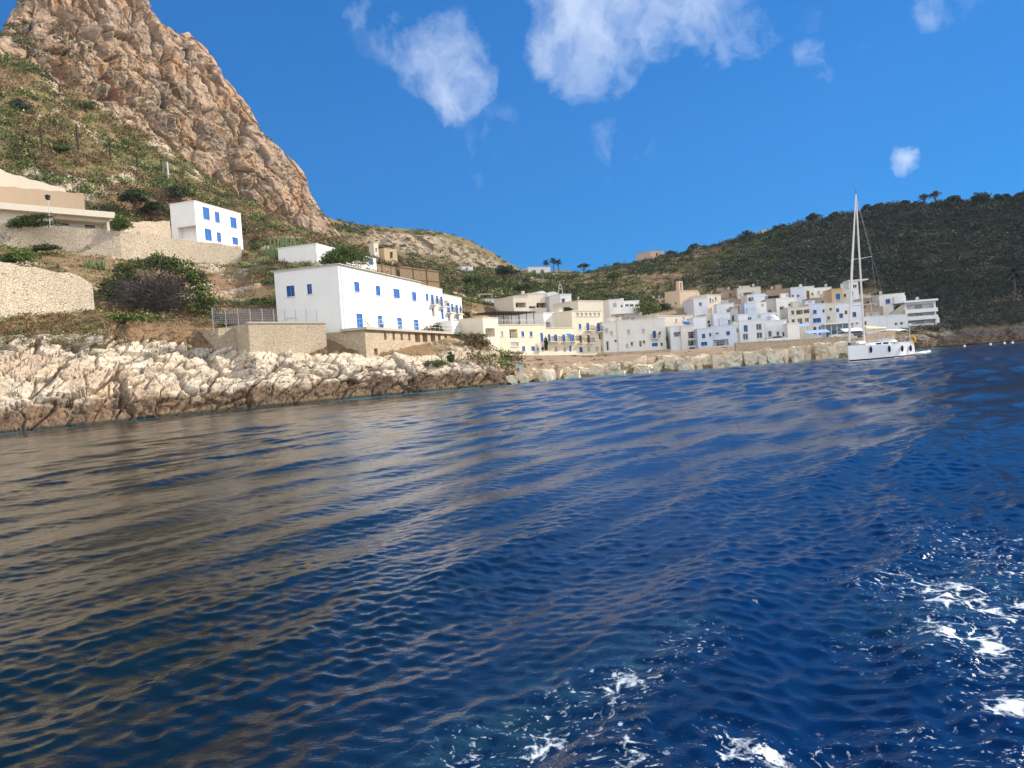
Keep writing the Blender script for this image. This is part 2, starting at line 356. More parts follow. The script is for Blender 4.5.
amp = np.where(PX < 270, 0.5, np.where(PX < 480, 0.45, 0.35)) * np.where((RP > 3.6) & (RP < 6.2) & (PX > 330), 0.5, 1) + np.where(RP > 6.6, 1.3, 0)
disp += hl * amp * (fbm(P, 6.0, 5, 21) - 0.5) * 2.0
outc = sstep(0.575, 0.625, 0.62 * fbm(P, 11.0, 4, 33) + 0.38 * fbm(P, 2.5, 4, 34)) * hl * (PX < 560) * (RP < 8.05)      # pale outcrops in the slope
bankz = sstep(438, 452, PX) * sstep(515, 498, PX) * sstep(2.7, 2.95, RP) * sstep(4.25, 3.9, RP); outc = np.maximum(outc, bankz * sstep(0.40, 0.5, fbm(P, 3.0, 4, 36)))
outc = np.where((PX > 500) & (RP > 2.5) & (RP < 6.2), 0.0, outc)
so = outc > 0.02
dd, cc = rocky(P[so], 0.55, 77); disp[so] += (0.4 + dd) * outc[so]; crack[so] *= 1 - (1 - cc) * outc[so]
P = P + N * disp[:, None]
green = sstep(0.42, 0.62, fbm(P, 14.0, 5, 51) + np.where(PX > 330, 0.05, 0.0))
townz = sstep(502, 516, PX) * sstep(905, 892, PX) * sstep(2.3, 2.6, RP) * sstep(6.4, 6.0, RP)
green = green * (1 - 0.9 * townz); outc = np.maximum(outc, townz * (0.05 + 0.6 * fbm(P, 5.0, 4, 37)))
dark = sstep(700, 800, PX + 60 * (fbm(P, 30.0, 3, 5) - 0.5)) * sstep(6.0, 6.8, RP)  # shade of the right hill and headland painted into the soil colour
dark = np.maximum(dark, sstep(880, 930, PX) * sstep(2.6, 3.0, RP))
idx = np.arange(nr * nc).reshape(nr, nc)
quads = np.stack([idx[:-1, :-1], idx[:-1, 1:], idx[1:, 1:], idx[1:, :-1]], -1)
rmid = 0.5 * (rp[:-1] + rp[1:]); cmid = 0.5 * (cols[:-1] + cols[1:])
isrock = rmid[:, None] < np.where(cmid[None, :] < 560, np.where((cmid[None, :] > 238) & (cmid[None, :] < 450), 3.3, 3.0), 2.6)
def sub(mask, name, mat, kind='structure'):
    q = quads[mask].reshape(-1, 4); u, inv = np.unique(q, return_inverse=True)
    me = np_mesh(name, P[u], inv.reshape(-1, 4), False, {'mixcol': np.stack([green[u], outc[u], dark[u]], -1), 'crack': crack[u]})
    return tag(link_mesh(name, me, None, [mat]), kind=kind)

def geo_pos(t): return t.add('ShaderNodeNewGeometry').outputs['Position']
def rock_mat(name, pale, mid, warm, band=True, scale=1.0):
    m, t, b = new_mat(name, 0.93, 0.2); v = geo_pos(t)
    n1 = t.noise(v, 0.35 * scale, 6, 0.62); n2 = t.noise(v, 1.6 * scale, 6, 0.7); n3 = t.noise(v, 0.12 * scale, 4, 0.5)
    c = t.mix(t.ramp(n1, [(0.35, 0.0), (0.65, 1.0)]), pale, mid); c = t.mix(t.ramp(n3, [(0.48, 0.0), (0.66, 0.85)]), c, warm)
    c = t.mix(t.ramp(n2, [(0.30, 0.8), (0.47, 0.0)]), c, [x * 0.3 for x in mid])
    c = t.mix(t.ramp(t.attr('crack').outputs['Fac'], [(0.2, 0.6), (0.9, 0.0)]), c, [x * 0.3 for x in warm])
    c = t.mix(t.ramp(t.noise(v, 0.09 * scale, 5, 0.6), [(0.52, 0.0), (0.64, 0.6 if not band and scale > 0.8 and scale < 1 else 0.0)]), c, (0.17, 0.145, 0.125))
    if scale <= 1.0 and name != 'quarried_limestone_block':
        for sc_, wd_, dk_ in ((0.55 * scale, 0.030, 0.6), (1.5 * scale, 0.045, 0.3)):
            wv_ = t.add('ShaderNodeTexNoise', {'Scale': sc_ * 2.0, 'Detail': 4}); t.l.new(v, wv_.inputs['Vector'])
            mp_ = t.add('ShaderNodeMapping', {'Rotation': (0.5, 0.35, 0.6), 'Scale': (0.55, 1.0, 1.5)}); t.l.new(v, mp_.inputs['Vector'])
            ad_ = t.add('ShaderNodeVectorMath', {1: (0.9 / sc_ * 0.5,) * 3}, operation='MULTIPLY_ADD'); t.l.new(wv_.outputs['Color'], ad_.inputs[0]); t.l.new(mp_.outputs[0], ad_.inputs[2])
            vr_ = t.add('ShaderNodeTexVoronoi', {'Scale': sc_}, feature='DISTANCE_TO_EDGE'); t.l.new(ad_.outputs[0], vr_.inputs['Vector'])
            c = t.mix(t.ramp(vr_.outputs['Distance'], [(0.0, dk_), (wd_, 0.0)]), c, [x * 0.22 for x in mid])
    if band:
        sp = t.add('ShaderNodeSeparateXYZ'); t.l.new(v, sp.inputs[0])
        zz = t.math('ADD', sp.outputs[2], t.math('MULTIPLY_ADD', n1, 4.4, -2.2))
        br = t.mix(t.ramp(n2, [(0.35, 0.0), (0.7, 1.0)]), (0.055, 0.034, 0.022), (0.25, 0.165, 0.10))
        c = t.mix(t.ramp(t.math('MULTIPLY', zz, 0.2), [(0.34, 1.0), (0.50, 0.0)]), c, br)
        z2 = t.math('ADD', sp.outputs[2], t.math('MULTIPLY_ADD', n1, 2.2, -1.1))
        c = t.mix(t.ramp(z2, [(0.20, 0.55), (0.5, 0.0)]), c, t.mix(t.ramp(n1, [(0.45, 0.0), (0.6, 1.0)]), (0.20, 0.155, 0.06), (0.05, 0.04, 0.03)))
        c = t.mix(t.ramp(t.math('MULTIPLY_ADD', sp.outputs[2], 1.0, t.math('MULTIPLY', n1, 0.3)), [(0.34, 0.92), (0.56, 0.0)]), c, (0.03, 0.026, 0.02))
    t.l.new(c, b.inputs['Base Color']); bump(t, b, n2, 0.7, 0.22)
    return m
M['shore'] = rock_mat('pale_limestone_shore', (0.66, 0.575, 0.45), (0.53, 0.43, 0.32), (0.50, 0.37, 0.25))
M['cliff'] = rock_mat('tan_cliff_limestone', (0.50, 0.37, 0.26), (0.33, 0.235, 0.155), (0.42, 0.235, 0.11), False, 0.9)
M['boulder'] = rock_mat('quarried_limestone_block', (0.76, 0.64, 0.48), (0.62, 0.49, 0.34), (0.56, 0.41, 0.26), False)
M['darkshore'] = rock_mat('shaded_shore_rock', (0.25, 0.205, 0.18), (0.13, 0.105, 0.09), (0.10, 0.07, 0.055), True)  # shore rock darkened, the hill's shadow put into its colour
m, t, b = new_mat('hillside_scrub_soil', 0.97, 0.1); v = geo_pos(t); mc = t.add('ShaderNodeSeparateColor'); t.l.new(t.attr('mixcol').outputs['Color'], mc.inputs[0])
n1 = t.noise(v, 0.5, 6, 0.65); n2 = t.noise(v, 2.2, 5, 0.7)
dry = t.mix(t.ramp(n1, [(0.35, 0.0), (0.65, 1.0)]), (0.27, 0.17, 0.095), (0.19, 0.125, 0.07)); dry = t.mix(t.ramp(n2, [(0.55, 0.0), (0.7, 0.6)]), dry, (0.36, 0.27, 0.16))
gr = t.mix(n2, (0.05, 0.075, 0.02), (0.13, 0.14, 0.04))
c = t.mix(t.math('MULTIPLY', mc.outputs[0], t.math('MULTIPLY', t.ramp(n1, [(0.35, 0.1), (0.62, 0.8)]), 1.0)), dry, gr)
rk = t.mix(n1, (0.55, 0.45, 0.33), (0.36, 0.28, 0.20)); c = t.mix(mc.outputs[1], c, rk)
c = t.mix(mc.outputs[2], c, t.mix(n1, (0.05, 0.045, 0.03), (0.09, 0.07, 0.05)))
t.l.new(c, b.inputs['Base Color']); bump(t, b, n2, 0.8, 0.3); M['soil'] = m
CM2 = np.broadcast_to(cmid[None, :], isrock.shape)
sub(isrock & (CM2 < 535), 'rocky_shore', M['shore'])
sub(isrock & (CM2 >= 890), 'rocky_headland', M['darkshore'])
sub(~(isrock & ((CM2 < 535) | (CM2 >= 890))), 'hillside', M['soil'])
GP = P.reshape(nr, nc, 3)
def hill_pt(px, r):
    """point of the terrain at a photo column and row parameter"""
    i = int(np.clip(np.searchsorted(rp, r), 0, nr - 1)); j = int(np.clip(np.searchsorted(cols, px), 0, nc - 1)); return GP[i, j]

def hill_at(px, py):
    j = int(np.clip(np.searchsorted(cols, px), 0, nc - 1)); q = GP[:, j]; k = np.nonzero((rp > 3) & (rp < 8))[0]
    return q[k[np.argmin(np.abs(proj(q[k])[1] - py))]]

# mountain on the left
mc_ = np.unique(np.concatenate([np.linspace(-220, -30, 40), np.arange(-30, 356, 0.72)]))
bp, bD = icol(R8, mc_, 1), icol(R8, mc_, 2)
RIDGE = [(-220, 80), (-100, 62), (-40, 45), (0, 34), (8, 17), (20, -4), (60, -80), (100, -70), (138, 2), (150, 11), (180, 36), (188, 33), (212, 53), (222, 76), (250, 109), (262, 129), (285, 153), (303, 174), (312, 197), (330, 222), (356, 254)]
tp = np.minimum(icol(RIDGE, mc_, 1), bp - 1.0); hf = np.clip((bp - tp) / 150.0, 0.0, 1.3)
C = [at(mc_, bp + 26, bD - 6), at(mc_, bp + 4, bD + 1)]
C.append(at(mc_, bp * 0.62 + tp * 0.38, bD + 20 * hf)); C.append(at(mc_, bp * 0.28 + tp * 0.72, bD + 45 * hf)); C.append(at(mc_, tp, bD + 78 * hf + 2))
e = C[-1] * (1 + 45 / C[-1][:, 1])[:, None]; e[:, 2] = C[-1][:, 2] - 12 * hf - 3; C.append(e)
e = C[-1] * (1 + 120 / C[-1][:, 1])[:, None]; e[:, 2] = C[-1][:, 2] * 0.3 - 10; C.append(e)
sg = [10, 110, 125, 125, 16, 6]; rows = []; mr = []
for k, n in enumerate(sg):
    for j in range(n):
        u = j / n; rows.append(C[k] * (1 - u) + C[k + 1] * u); mr.append(k + u)
rows.append(C[-1]); mr.append(6.0)
MG = np.array(rows); mr = np.array(mr); a, b_ = MG.shape[:2]
Nn = np.cross(np.gradient(MG, axis=1), np.gradient(MG, axis=0)).reshape(-1, 3); Nn /= np.linalg.norm(Nn, axis=1)[:, None] + 1e-9
Pm = MG.reshape(-1, 3).copy(); fade = np.broadcast_to(np.clip(hf, 0.10, 1)[None, :], (a, b_)).ravel() * np.broadcast_to((sstep(0.5, 1.3, mr))[:, None], (a, b_)).ravel()
q = Pm + 5.0 * np.stack([fbm(Pm, 14, 3, 90), fbm(Pm, 14, 3, 91), fbm(Pm, 14, 3, 92)], -1); q2 = q.copy(); q2[:, 2] *= 0.9
dm = 0; ck = 1.0
for sc, am, s_ in ((28, 5.5, 100), (11, 3.2, 120), (4.6, 0.8, 140)):
    tl, ee, hid = worley(q2 + 0.25 * sc * (fbm(q2, sc * 0.6, 2, s_ + 9) - 0.5)[:, None], sc, s_)
    dm = dm + am * ((hid - 0.5) * 1.0 + tl * 1.1) - am * 0.55 * (1 - sstep(0, 0.14, ee)); ck = ck * (0.5 + 0.5 * sstep(0, 0.14, ee))
dm = dm + 7 * (fbm(Pm, 20, 5, 71, True) - 0.6) + 6.0 * (fbm(q2, 8.0, 6, 75, True) - 0.6) + 2.4 * (fbm(Pm, 2.6, 4, 78) - 0.5)
top_keep = np.broadcast_to(np.where(mr > 3.6, 0.3, 1.0)[:, None], (a, b_)).ravel()
Pm = Pm + Nn * (dm * fade * top_keep)[:, None]
gi = np.arange(a * b_).reshape(a, b_)
mq = np.stack([gi[:-1, :-1], gi[:-1, 1:], gi[1:, 1:], gi[1:, :-1]], -1).reshape(-1, 4)
me = np_mesh('mountain', Pm, mq, False, {'crack': ck}); tag(link_mesh('mountain', me, None, [M['cliff']]), kind='structure')
MGP = Pm.reshape(a, b_, 3)

# far ridge with a pale cliff band
fc = np.arange(280, 575, 1.0)
FR = [(280, 200), (330, 219), (360, 225), (400, 228), (440, 232), (465, 239), (490, 251), (505, 261), (517, 268), (540, 279), (575, 290)]
ft = icol(FR, fc, 1); band = sstep(350, 385, fc) * sstep(535, 505, fc)
fd = np.interp(fc, [280, 575], [400, 640])
C = [at(fc, ft * 0 + 296, np.minimum(fd - 40, 380)), at(fc, ft + 10 + 10 * band, fd), at(fc, ft + 4 + 2 * band, fd + 12 + 14 * (1 - band)), at(fc, ft, fd + 50), at(fc, ft + 12, fd + 150), at(fc, ft + 40, fd + 300)]
rows = []; fr = []
for k, n in enumerate((40, 30, 10, 6, 3)):
    for j in range(n):
        u = j / n; rows.append(C[k] * (1 - u) + C[k + 1] * u); fr.append(k + u)
rows.append(C[-1]); fr.append(5.0); FG = np.array(rows); fr = np.array(fr); a, b_ = FG.shape[:2]; Pf = FG.reshape(-1, 3).copy()
bandv = np.broadcast_to(band[None, :], (a, b_)).ravel() * np.broadcast_to((sstep(0.75, 1.0, fr) * sstep(2.2, 1.95, fr))[:, None], (a, b_)).ravel()
bandv = np.clip(bandv * (0.2 + 1.5 * fbm(Pf, 16, 3, 8)), 0, 1) * sstep(0.38, 0.56, fbm(Pf, 13, 5, 13)) * (0.35 + 0.65 * fbm(Pf, 4, 4, 14))
tl, ee, hid = worley(Pf, 12, 7); Pf += np.array([0.8, -0.5, 0])[None, :] * (bandv * 7 * (hid - 0.5 + tl) + 4.0 * (fbm(Pf, 18, 4, 3) - 0.5) + 5.0 * (fbm(Pf, 6, 3, 4, True) - 0.6))[:, None]
gi = np.arange(a * b_).reshape(a, b_); fq = np.stack([gi[:-1, :-1], gi[:-1, 1:], gi[1:, 1:], gi[1:, :-1]], -1).reshape(-1, 4)
me = np_mesh('far_ridge', Pf, fq, False, {'mixcol': np.stack([0.6 + 0.4 * sstep(0.35, 0.6, fbm(Pf, 25, 4, 17)), bandv, 0 * bandv], -1), 'crack': 1 - 0.5 * bandv * (ee < 0.1)})
tag(link_mesh('far_ridge', me, None, [M['soil']]), kind='structure')
FGP = Pf.reshape(a, b_, 3)

# ------------------------------------------------------------------ water
rr = [2.2]
while rr[-1] < 230: rr.append(rr[-1] * 1.0036 + 0.002)
rr = np.array(rr); an = np.radians(np.concatenate([np.arange(-86, -47, 1.0), np.arange(-47, 47.01, 0.125), np.arange(48, 87, 1.0)]))
X = (rr[:, None] * np.sin(an)[None, :]).ravel(); Y = (rr[:, None] * np.cos(an)[None, :]).ravel(); RR = np.repeat(rr, len(an))
Z = np.zeros_like(X); DX = np.zeros_like(X); DY = np.zeros_like(X)
def wave(lam, amp, ang, ph, steep=0.7):
    global Z, DX, DY
    k = 2 * math.pi / lam; dx, dy = math.sin(ang), math.cos(ang)
    att = np.clip((lam / (RR * 0.0036 + 0.002) - 2) / 3, 0, 1)
    th = k * (X * dx + Y * dy) + ph
    att = att * lee
    if lam < 1.7: att = att * gust
    Z += att * amp * np.cos(th); DX -= att * steep * amp * dx * np.sin(th); DY -= att * steep * amp * dy * np.sin(th)
wr = random.Random(5)
lee = (0.74 + 0.36 * sstep(-5, 10, X)) * (1 + 0.4 * sstep(25, 70, RR) * sstep(-14, 8, X))                 # calmer in the lee of the cliff
gust = 0.58 + 0.85 * sstep(0.36, 0.66, fbm(np.c_[(X * 0.53 + Y * 0.85) * 0.35, X * 0.85 - Y * 0.53, 0 * X], 5.0, 4, 4))
for i in range(16): wave(wr.uniform(5, 12), 0.012 * wr.uniform(.6, 1.3), R(180 + wr.gauss(-25, 22)), wr.uniform(0, 7))
for i in range(26): wave(wr.uniform(1.4, 4.0), 0.0092 * wr.uniform(.5, 1.3), R(125 + wr.gauss(0, 20)), wr.uniform(0, 7))
for i in range(30): wave(wr.uniform(0.6, 1.6), 0.0035 * wr.uniform(.5, 1.3), R(133 + wr.gauss(0, 22)), wr.uniform(0, 7))
for i in range(36): wave(wr.uniform(0.16, 0.5), 0.0016 * wr.uniform(.5, 1.4), R(160 + wr.gauss(0, 55)), wr.uniform(0, 7))
patch = 0.75 + 0.5 * fbm(np.c_[X, Y * 0.7, 0 * X], 9.0, 3, 9)
V = np.c_[X + DX * patch, Y + DY * patch, Z * patch]
foam = np.zeros(len(V)); aer = np.zeros(len(V))
for cx, cy, rad, wg in ((895, 580, .55, .8), (925, 590, .6, 1), (960, 600, .7, 1), (990, 640, .6, 1), (1015, 612, .7, 1), (945, 632, .45, 1), (985, 560, .9, .75), (1020, 575, .9, .8), (1010, 670, .5, .9), (960, 545, .9, .6), (1010, 710, .3, 1),
                        (540, 740, .30, 1), (570, 712, .30, .9), (620, 692, .32, 1), (650, 680, .28, .8), (600, 730, .25, .8), (740, 753, .26, 1), (775, 757, .2, 1), (838, 745, .2, .9), (470, 750, .25, .9), (690, 655, .3, .6), (625, 765, .3, .9), (880, 650, .4, .5), (710, 640, .3, .4), (910, 740, .3, .5), (1015, 760, .4, .6)):
    c = on_level(cx, cy); d2 = ((V[:, 0] - c[0]) ** 2 + ((V[:, 1] - c[1]) * 0.8) ** 2) / rad ** 2
    foam = np.maximum(foam, wg * np.exp(-d2))
for cx, cy, rad in ((560, 690, .5), (610, 670, .45), (500, 720, .5), (650, 650, .35), (450, 755, .5), (690, 635, .3), (930, 620, .9), (990, 600, 1.)):
    c = on_level(cx, cy); aer = np.maximum(aer, np.exp(-((V[:, 0] - c[0]) ** 2 + (V[:, 1] - c[1]) ** 2) / rad ** 2))
pxv, _ = proj(np.c_[V[:, 0], V[:, 1], 0 * X]); gap = shoreD(np.clip(pxv, -350, 1450)) - V[:, 1]
shal = np.exp(-np.clip(gap, 0, 99) / np.where(pxv < 420, 2.5, 5.0)) * np.where(pxv < 330, 0.35, 1)
gi = np.arange(len(V)).reshape(len(rr), len(an)); wq = np.stack([gi[:-1, :-1], gi[:-1, 1:], gi[1:, 1:], gi[1:, :-1]], -1).reshape(-1, 4)[:, ::-1]
nV = len(V); V = np.r_[V, [(-3000, -3000, -1.2), (3000, -3000, -1.2), (3000, 3000, -1.2), (-3000, 3000, -1.2)]]; wq = np.r_[wq, [[nV, nV + 1, nV + 2, nV + 3]]]
z4 = np.zeros(4)
me = np_mesh('water', V, wq, True, {'foam': np.r_[foam, z4], 'aer': np.r_[aer, z4], 'shallow': np.r_[shal, z4], 'ruffle': np.r_[sstep(22, 95, RR) * (0.35 + 0.65 * sstep(-16, 6, X)), z4]})
m, t, b = new_mat('sea_water', 0.035, 0.5); v = geo_pos(t); b.inputs['IOR'].default_value = 1.333
mp = t.add('ShaderNodeMapping', {'Scale': (1.0, 1.5, 1.0), 'Rotation': (0, 0, R(-25))}); t.l.new(v, mp.inputs['Vector'])
n1 = t.noise(mp.outputs[0], 3.0, 5, 0.6, 0.4); n2 = t.noise(mp.outputs[0], 0.9, 3, 0.5, 0.3)
sx = t.add('ShaderNodeSeparateXYZ'); t.l.new(v, sx.inputs[0])
green_ = t.ramp(t.math('MULTIPLY_ADD', t.math('ADD', sx.outputs[0], t.math('MULTIPLY_ADD', n2, 4.0, -2.0)), 0.08, 0.5), [(0.22, 1.0), (0.70, 0.0)])   # slope's reflection put into the colour: darker, greener base by the cliff
deep = t.mix(green_, t.mix(n2, (0.0004, 0.0105, 0.050), (0.0008, 0.016, 0.070)), (0.0022, 0.0095, 0.014))
deep = t.mix(t.math('MULTIPLY', t.attr('aer').outputs['Fac'], t.ramp(t.noise(v, 4.0, 5, 0.65), [(0.4, 0.0), (0.7, 0.5)])), deep, (0.03, 0.10, 0.14))
deep = t.mix(t.ramp(t.attr('shallow').outputs['Fac'], [(0.12, 0.0), (0.95, 0.85)]), deep, (0.02, 0.26, 0.36))
fv = t.add('ShaderNodeTexNoise', {'Scale': 1.6, 'Detail': 3}); t.l.new(v, fv.inputs['Vector'])
wv = t.add('ShaderNodeVectorMath', {1: (0.5, 0.5, 0.0)}, operation='MULTIPLY_ADD'); t.l.new(fv.outputs['Color'], wv.inputs[0]); t.l.new(v, wv.inputs[2])
vo = t.add('ShaderNodeTexVoronoi', {'Scale': 5.5}, feature='DISTANCE_TO_EDGE'); t.l.new(wv.outputs[0], vo.inputs['Vector'])
web = t.math('SUBTRACT', 1.0, t.ramp(vo.outputs['Distance'], [(0.0, 0.0), (0.16, 1.0)]))
fn = t.math('ADD', t.math('MULTIPLY', web, 0.12), t.math('ADD', t.math('MULTIPLY', t.noise(wv.outputs[0], 4.2, 4, 0.6), 0.62), t.math('MULTIPLY', t.noise(v, 22.0, 5, 0.7), 0.38)))
fm = t.ramp(t.math('MULTIPLY_ADD', t.attr('foam').outputs['Fac'], 0.36, fn), [(0.885, 0.0), (1.05, 1.0)])
fm = t.math('MULTIPLY', fm, t.ramp(t.attr('foam').outputs['Fac'], [(0.2, 0.0), (0.35, 1.0)]))
spk = t.math('MULTIPLY', t.ramp(t.noise(wv.outputs[0], 17.0, 3, 0.6), [(0.60, 0.0), (0.70, 0.85)]), t.ramp(t.attr('foam').outputs['Fac'], [(0.10, 0.0), (0.5, 0.8)]))
fm = t.math('MAXIMUM', fm, spk)
t.l.new(t.mix(fm, deep, (0.62, 0.68, 0.72)), b.inputs['Base Color'])
t.l.new(t.math('ADD', t.math('MULTIPLY_ADD', fm, 0.6, 0.035), t.math('MULTIPLY', t.attr('ruffle').outputs['Fac'], 0.16)), b.inputs['Roughness'])   # wavelets too small for the mesh
n5 = t.noise(mp.outputs[0], 10.0, 4, 0.62, 0.4)
h = t.math('ADD', t.math('ADD', n1, t.math('MULTIPLY', n5, 0.35)), t.math('MULTIPLY', fm, 0.5)); bump(t, b, h, 0.15, 0.10)
tag(link_mesh('water', me, None, [m]), kind='structure')

# ------------------------------------------------------------------ air
hz = MB(); hz.box(-330, -40, -3.2, 330, 760, 235); m = bpy.data.materials.new('sea_air'); m.use_nodes = True; t = NT(m); t.n.remove(t.n['Principled BSDF'])
pv = t.add('ShaderNodeVolumePrincipled', {'Color': (0.55, 0.76, 1.0, 1), 'Density': 0.00007, 'Anisotropy': 0.0}); t.l.new(pv.outputs[0], t.n['Material Output'].inputs['Volume'])
tag(hz.build('haze', m), kind='stuff')
scene.cycles.sample_clamp_direct = 8.0; scene.cycles.sample_clamp_indirect = 5.0
scene.cycles.use_denoising = True
# ------------------------------------------------------------------ buildings
CROP = {0: (0, 0, 1), 1: (460, 284, 9.6), 2: (540, 284, 9.6), 3: (600, 284, 9.6), 4: (665, 270, 9.6), 5: (735, 270, 9.6), 6: (800, 270, 9.6), 7: (870, 280, 9.6), 8: (934, 300, 11.378),
        9: (340, 250, 6.4), 10: (230, 240, 6.4), 11: (0, 140, 4)}
def cpx(crop, x, y): c = CROP[crop]; return c[0] + x / c[2], c[1] + y / c[2]
def z_of(P0, py):
    lo, hi = -20.0, 200.0
    for _ in range(50):
        mid = (lo + hi) / 2
        if proj((P0[0], P0[1], mid))[1] > py: lo = mid
        else: hi = mid
    return (lo + hi) / 2
def u_of(P0, U, px):
    lo, hi = -60.0, 90.0
    for _ in range(50):
        mid = (lo + hi) / 2
        if proj(P0 + U * mid)[0] < px: lo = mid
        else: hi = mid
    return (lo + hi) / 2
GL = {'b': ('shutter', 'window', .07), 'k': ('darkblue', 'window', .08), 'd': ('glass', 'window', .28), 'w': ('wood', 'window', .12), 'p': ('paleshutter', 'window', .10), 'g': ('glassblue', 'window', .15),
      'B': ('shutter', 'door', .07), 'D': ('glass', 'door', .3), 'W': ('wood', 'door', .14), 'P': ('paleshutter', 'door', .1), 'O': (None, 'recess', 2.2), 'o': (None, 'recess', 1.2)}
def wall_with_holes(mb, O, U, W, z0, z1, holes, inward):
    """one wall of a house with real openings: holes are (u0, u1, za, zb, depth)"""
    us = sorted({0.0, W} | {h for k in holes for h in k[:2]}); zs = sorted({z0, z1} | {h for k in holes for h in k[2:4]})
    pt = lambda u, z, d=0.0: (O[0] + U[0] * u + inward[0] * d, O[1] + U[1] * u + inward[1] * d, z)
    for i in range(len(us) - 1):
        for j in range(len(zs) - 1):
            cu, cz = (us[i] + us[i + 1]) / 2, (zs[j] + zs[j + 1]) / 2
            if any(h[0] < cu < h[1] and h[2] < cz < h[3] for h in holes): continue
            mb.quad(pt(us[i], zs[j]), pt(us[i + 1], zs[j]), pt(us[i + 1], zs[j + 1]), pt(us[i], zs[j + 1]))
    for (a, b, c, d, dp) in holes:
        e = dp + 0.02
        mb.quad(pt(a, c), pt(a, c, e), pt(a, d, e), pt(a, d)); mb.quad(pt(b, c, e), pt(b, c), pt(b, d), pt(b, d, e))
        mb.quad(pt(a, d), pt(a, d, e), pt(b, d, e), pt(b, d)); mb.quad(pt(a, c, e), pt(a, c), pt(b, c), pt(b, c, e))
        mb.quad(pt(a, c, e), pt(b, c, e), pt(b, d, e), pt(a, d, e))
def opening(root, kind, O, U, inward, u0, u1, za, zb, balcony=False, big=False, frame='rail'):
    mname, nm, dp = GL[kind]
    ang = math.atan2(U[1], U[0])
    if mname:
        W, H = u1 - u0, zb - za
        f = MB(); fw = min(0.07, W * 0.12)
        f.box(0, dp - .03, 0, fw, dp + .03, H); f.box(W - fw, dp - .03, 0, W, dp + .03, H); f.box(fw, dp - .03, H - fw, W - fw, dp + .03, H)
        if nm == 'window': f.box(fw, dp - .03, 0, W - fw, dp + .03, fw)
        if kind in 'dgD' and W > 0.7: f.box(W / 2 - .03, dp - .02, fw, W / 2 + .03, dp + .025, H - fw)
        fm = M[mname] if kind in 'bkwpBWP' else M[frame]
        wo = f.build(nm, fm, root); wo.location = (O[0] + U[0] * u0, O[1] + U[1] * u0, za); wo.rotation_euler = (0, 0, ang)
        p = MB()
        if kind in 'bkwpBWP':
            n = max(4, int(H / 0.16)); zz = [fw + (H - 2 * fw) * q / n for q in range(n + 1)]
            for x0, x1 in ((fw, W / 2 - .012), (W / 2 + .012, W - fw)):
                for q in range(n): p.quad((x0, dp - .012, zz[q]), (x1, dp - .012, zz[q]), (x1, dp + .02, zz[q + 1]), (x0, dp + .02, zz[q + 1]))
            p.build('shutter', M[mname], wo)
        else:
            p.quad((fw, dp, 0), (W - fw, dp, 0), (W - fw, dp, H - fw), (fw, dp, H - fw)); p.build('pane', M[mname], wo)
        if nm == 'window':
            s = MB(); s.box(-.1, -.10, -.09, W + .1, .05, -.005); s.build('sill', M['offwhite'], wo)
    if balcony:
        W = u1 - u0 + 1.0; s = MB(); s.box(-.5, -.95, -.14, W - .5, -.004, 0); bo = s.build('balcony', M['offwhite'], root)
        bo.location = (O[0] + U[0] * u0, O[1] + U[1] * u0, za); bo.rotation_euler = (0, 0, ang)
        r = MB(); A = [(-.47, -.01), (-.47, -.92), (W - .53, -.92), (W - .53, -.01)]
        for q in range(3):
            a, b = A[q], A[q + 1]; r.bar((*a, .95), (*b, .95), .022, n=4); r.bar((*a, .06), (*b, .06), .018, n=4)
            n = max(2, int(math.dist(a, b) / .14))
            for k in range(n + 1):
                x, y = a[0] + (b[0] - a[0]) * k / n, a[1] + (b[1] - a[1]) * k / n; r.bar((x, y, .04), (x, y, .95), .012, n=4)
        r.build('railing', M['darkwood'], bo)
HOUSES = {}
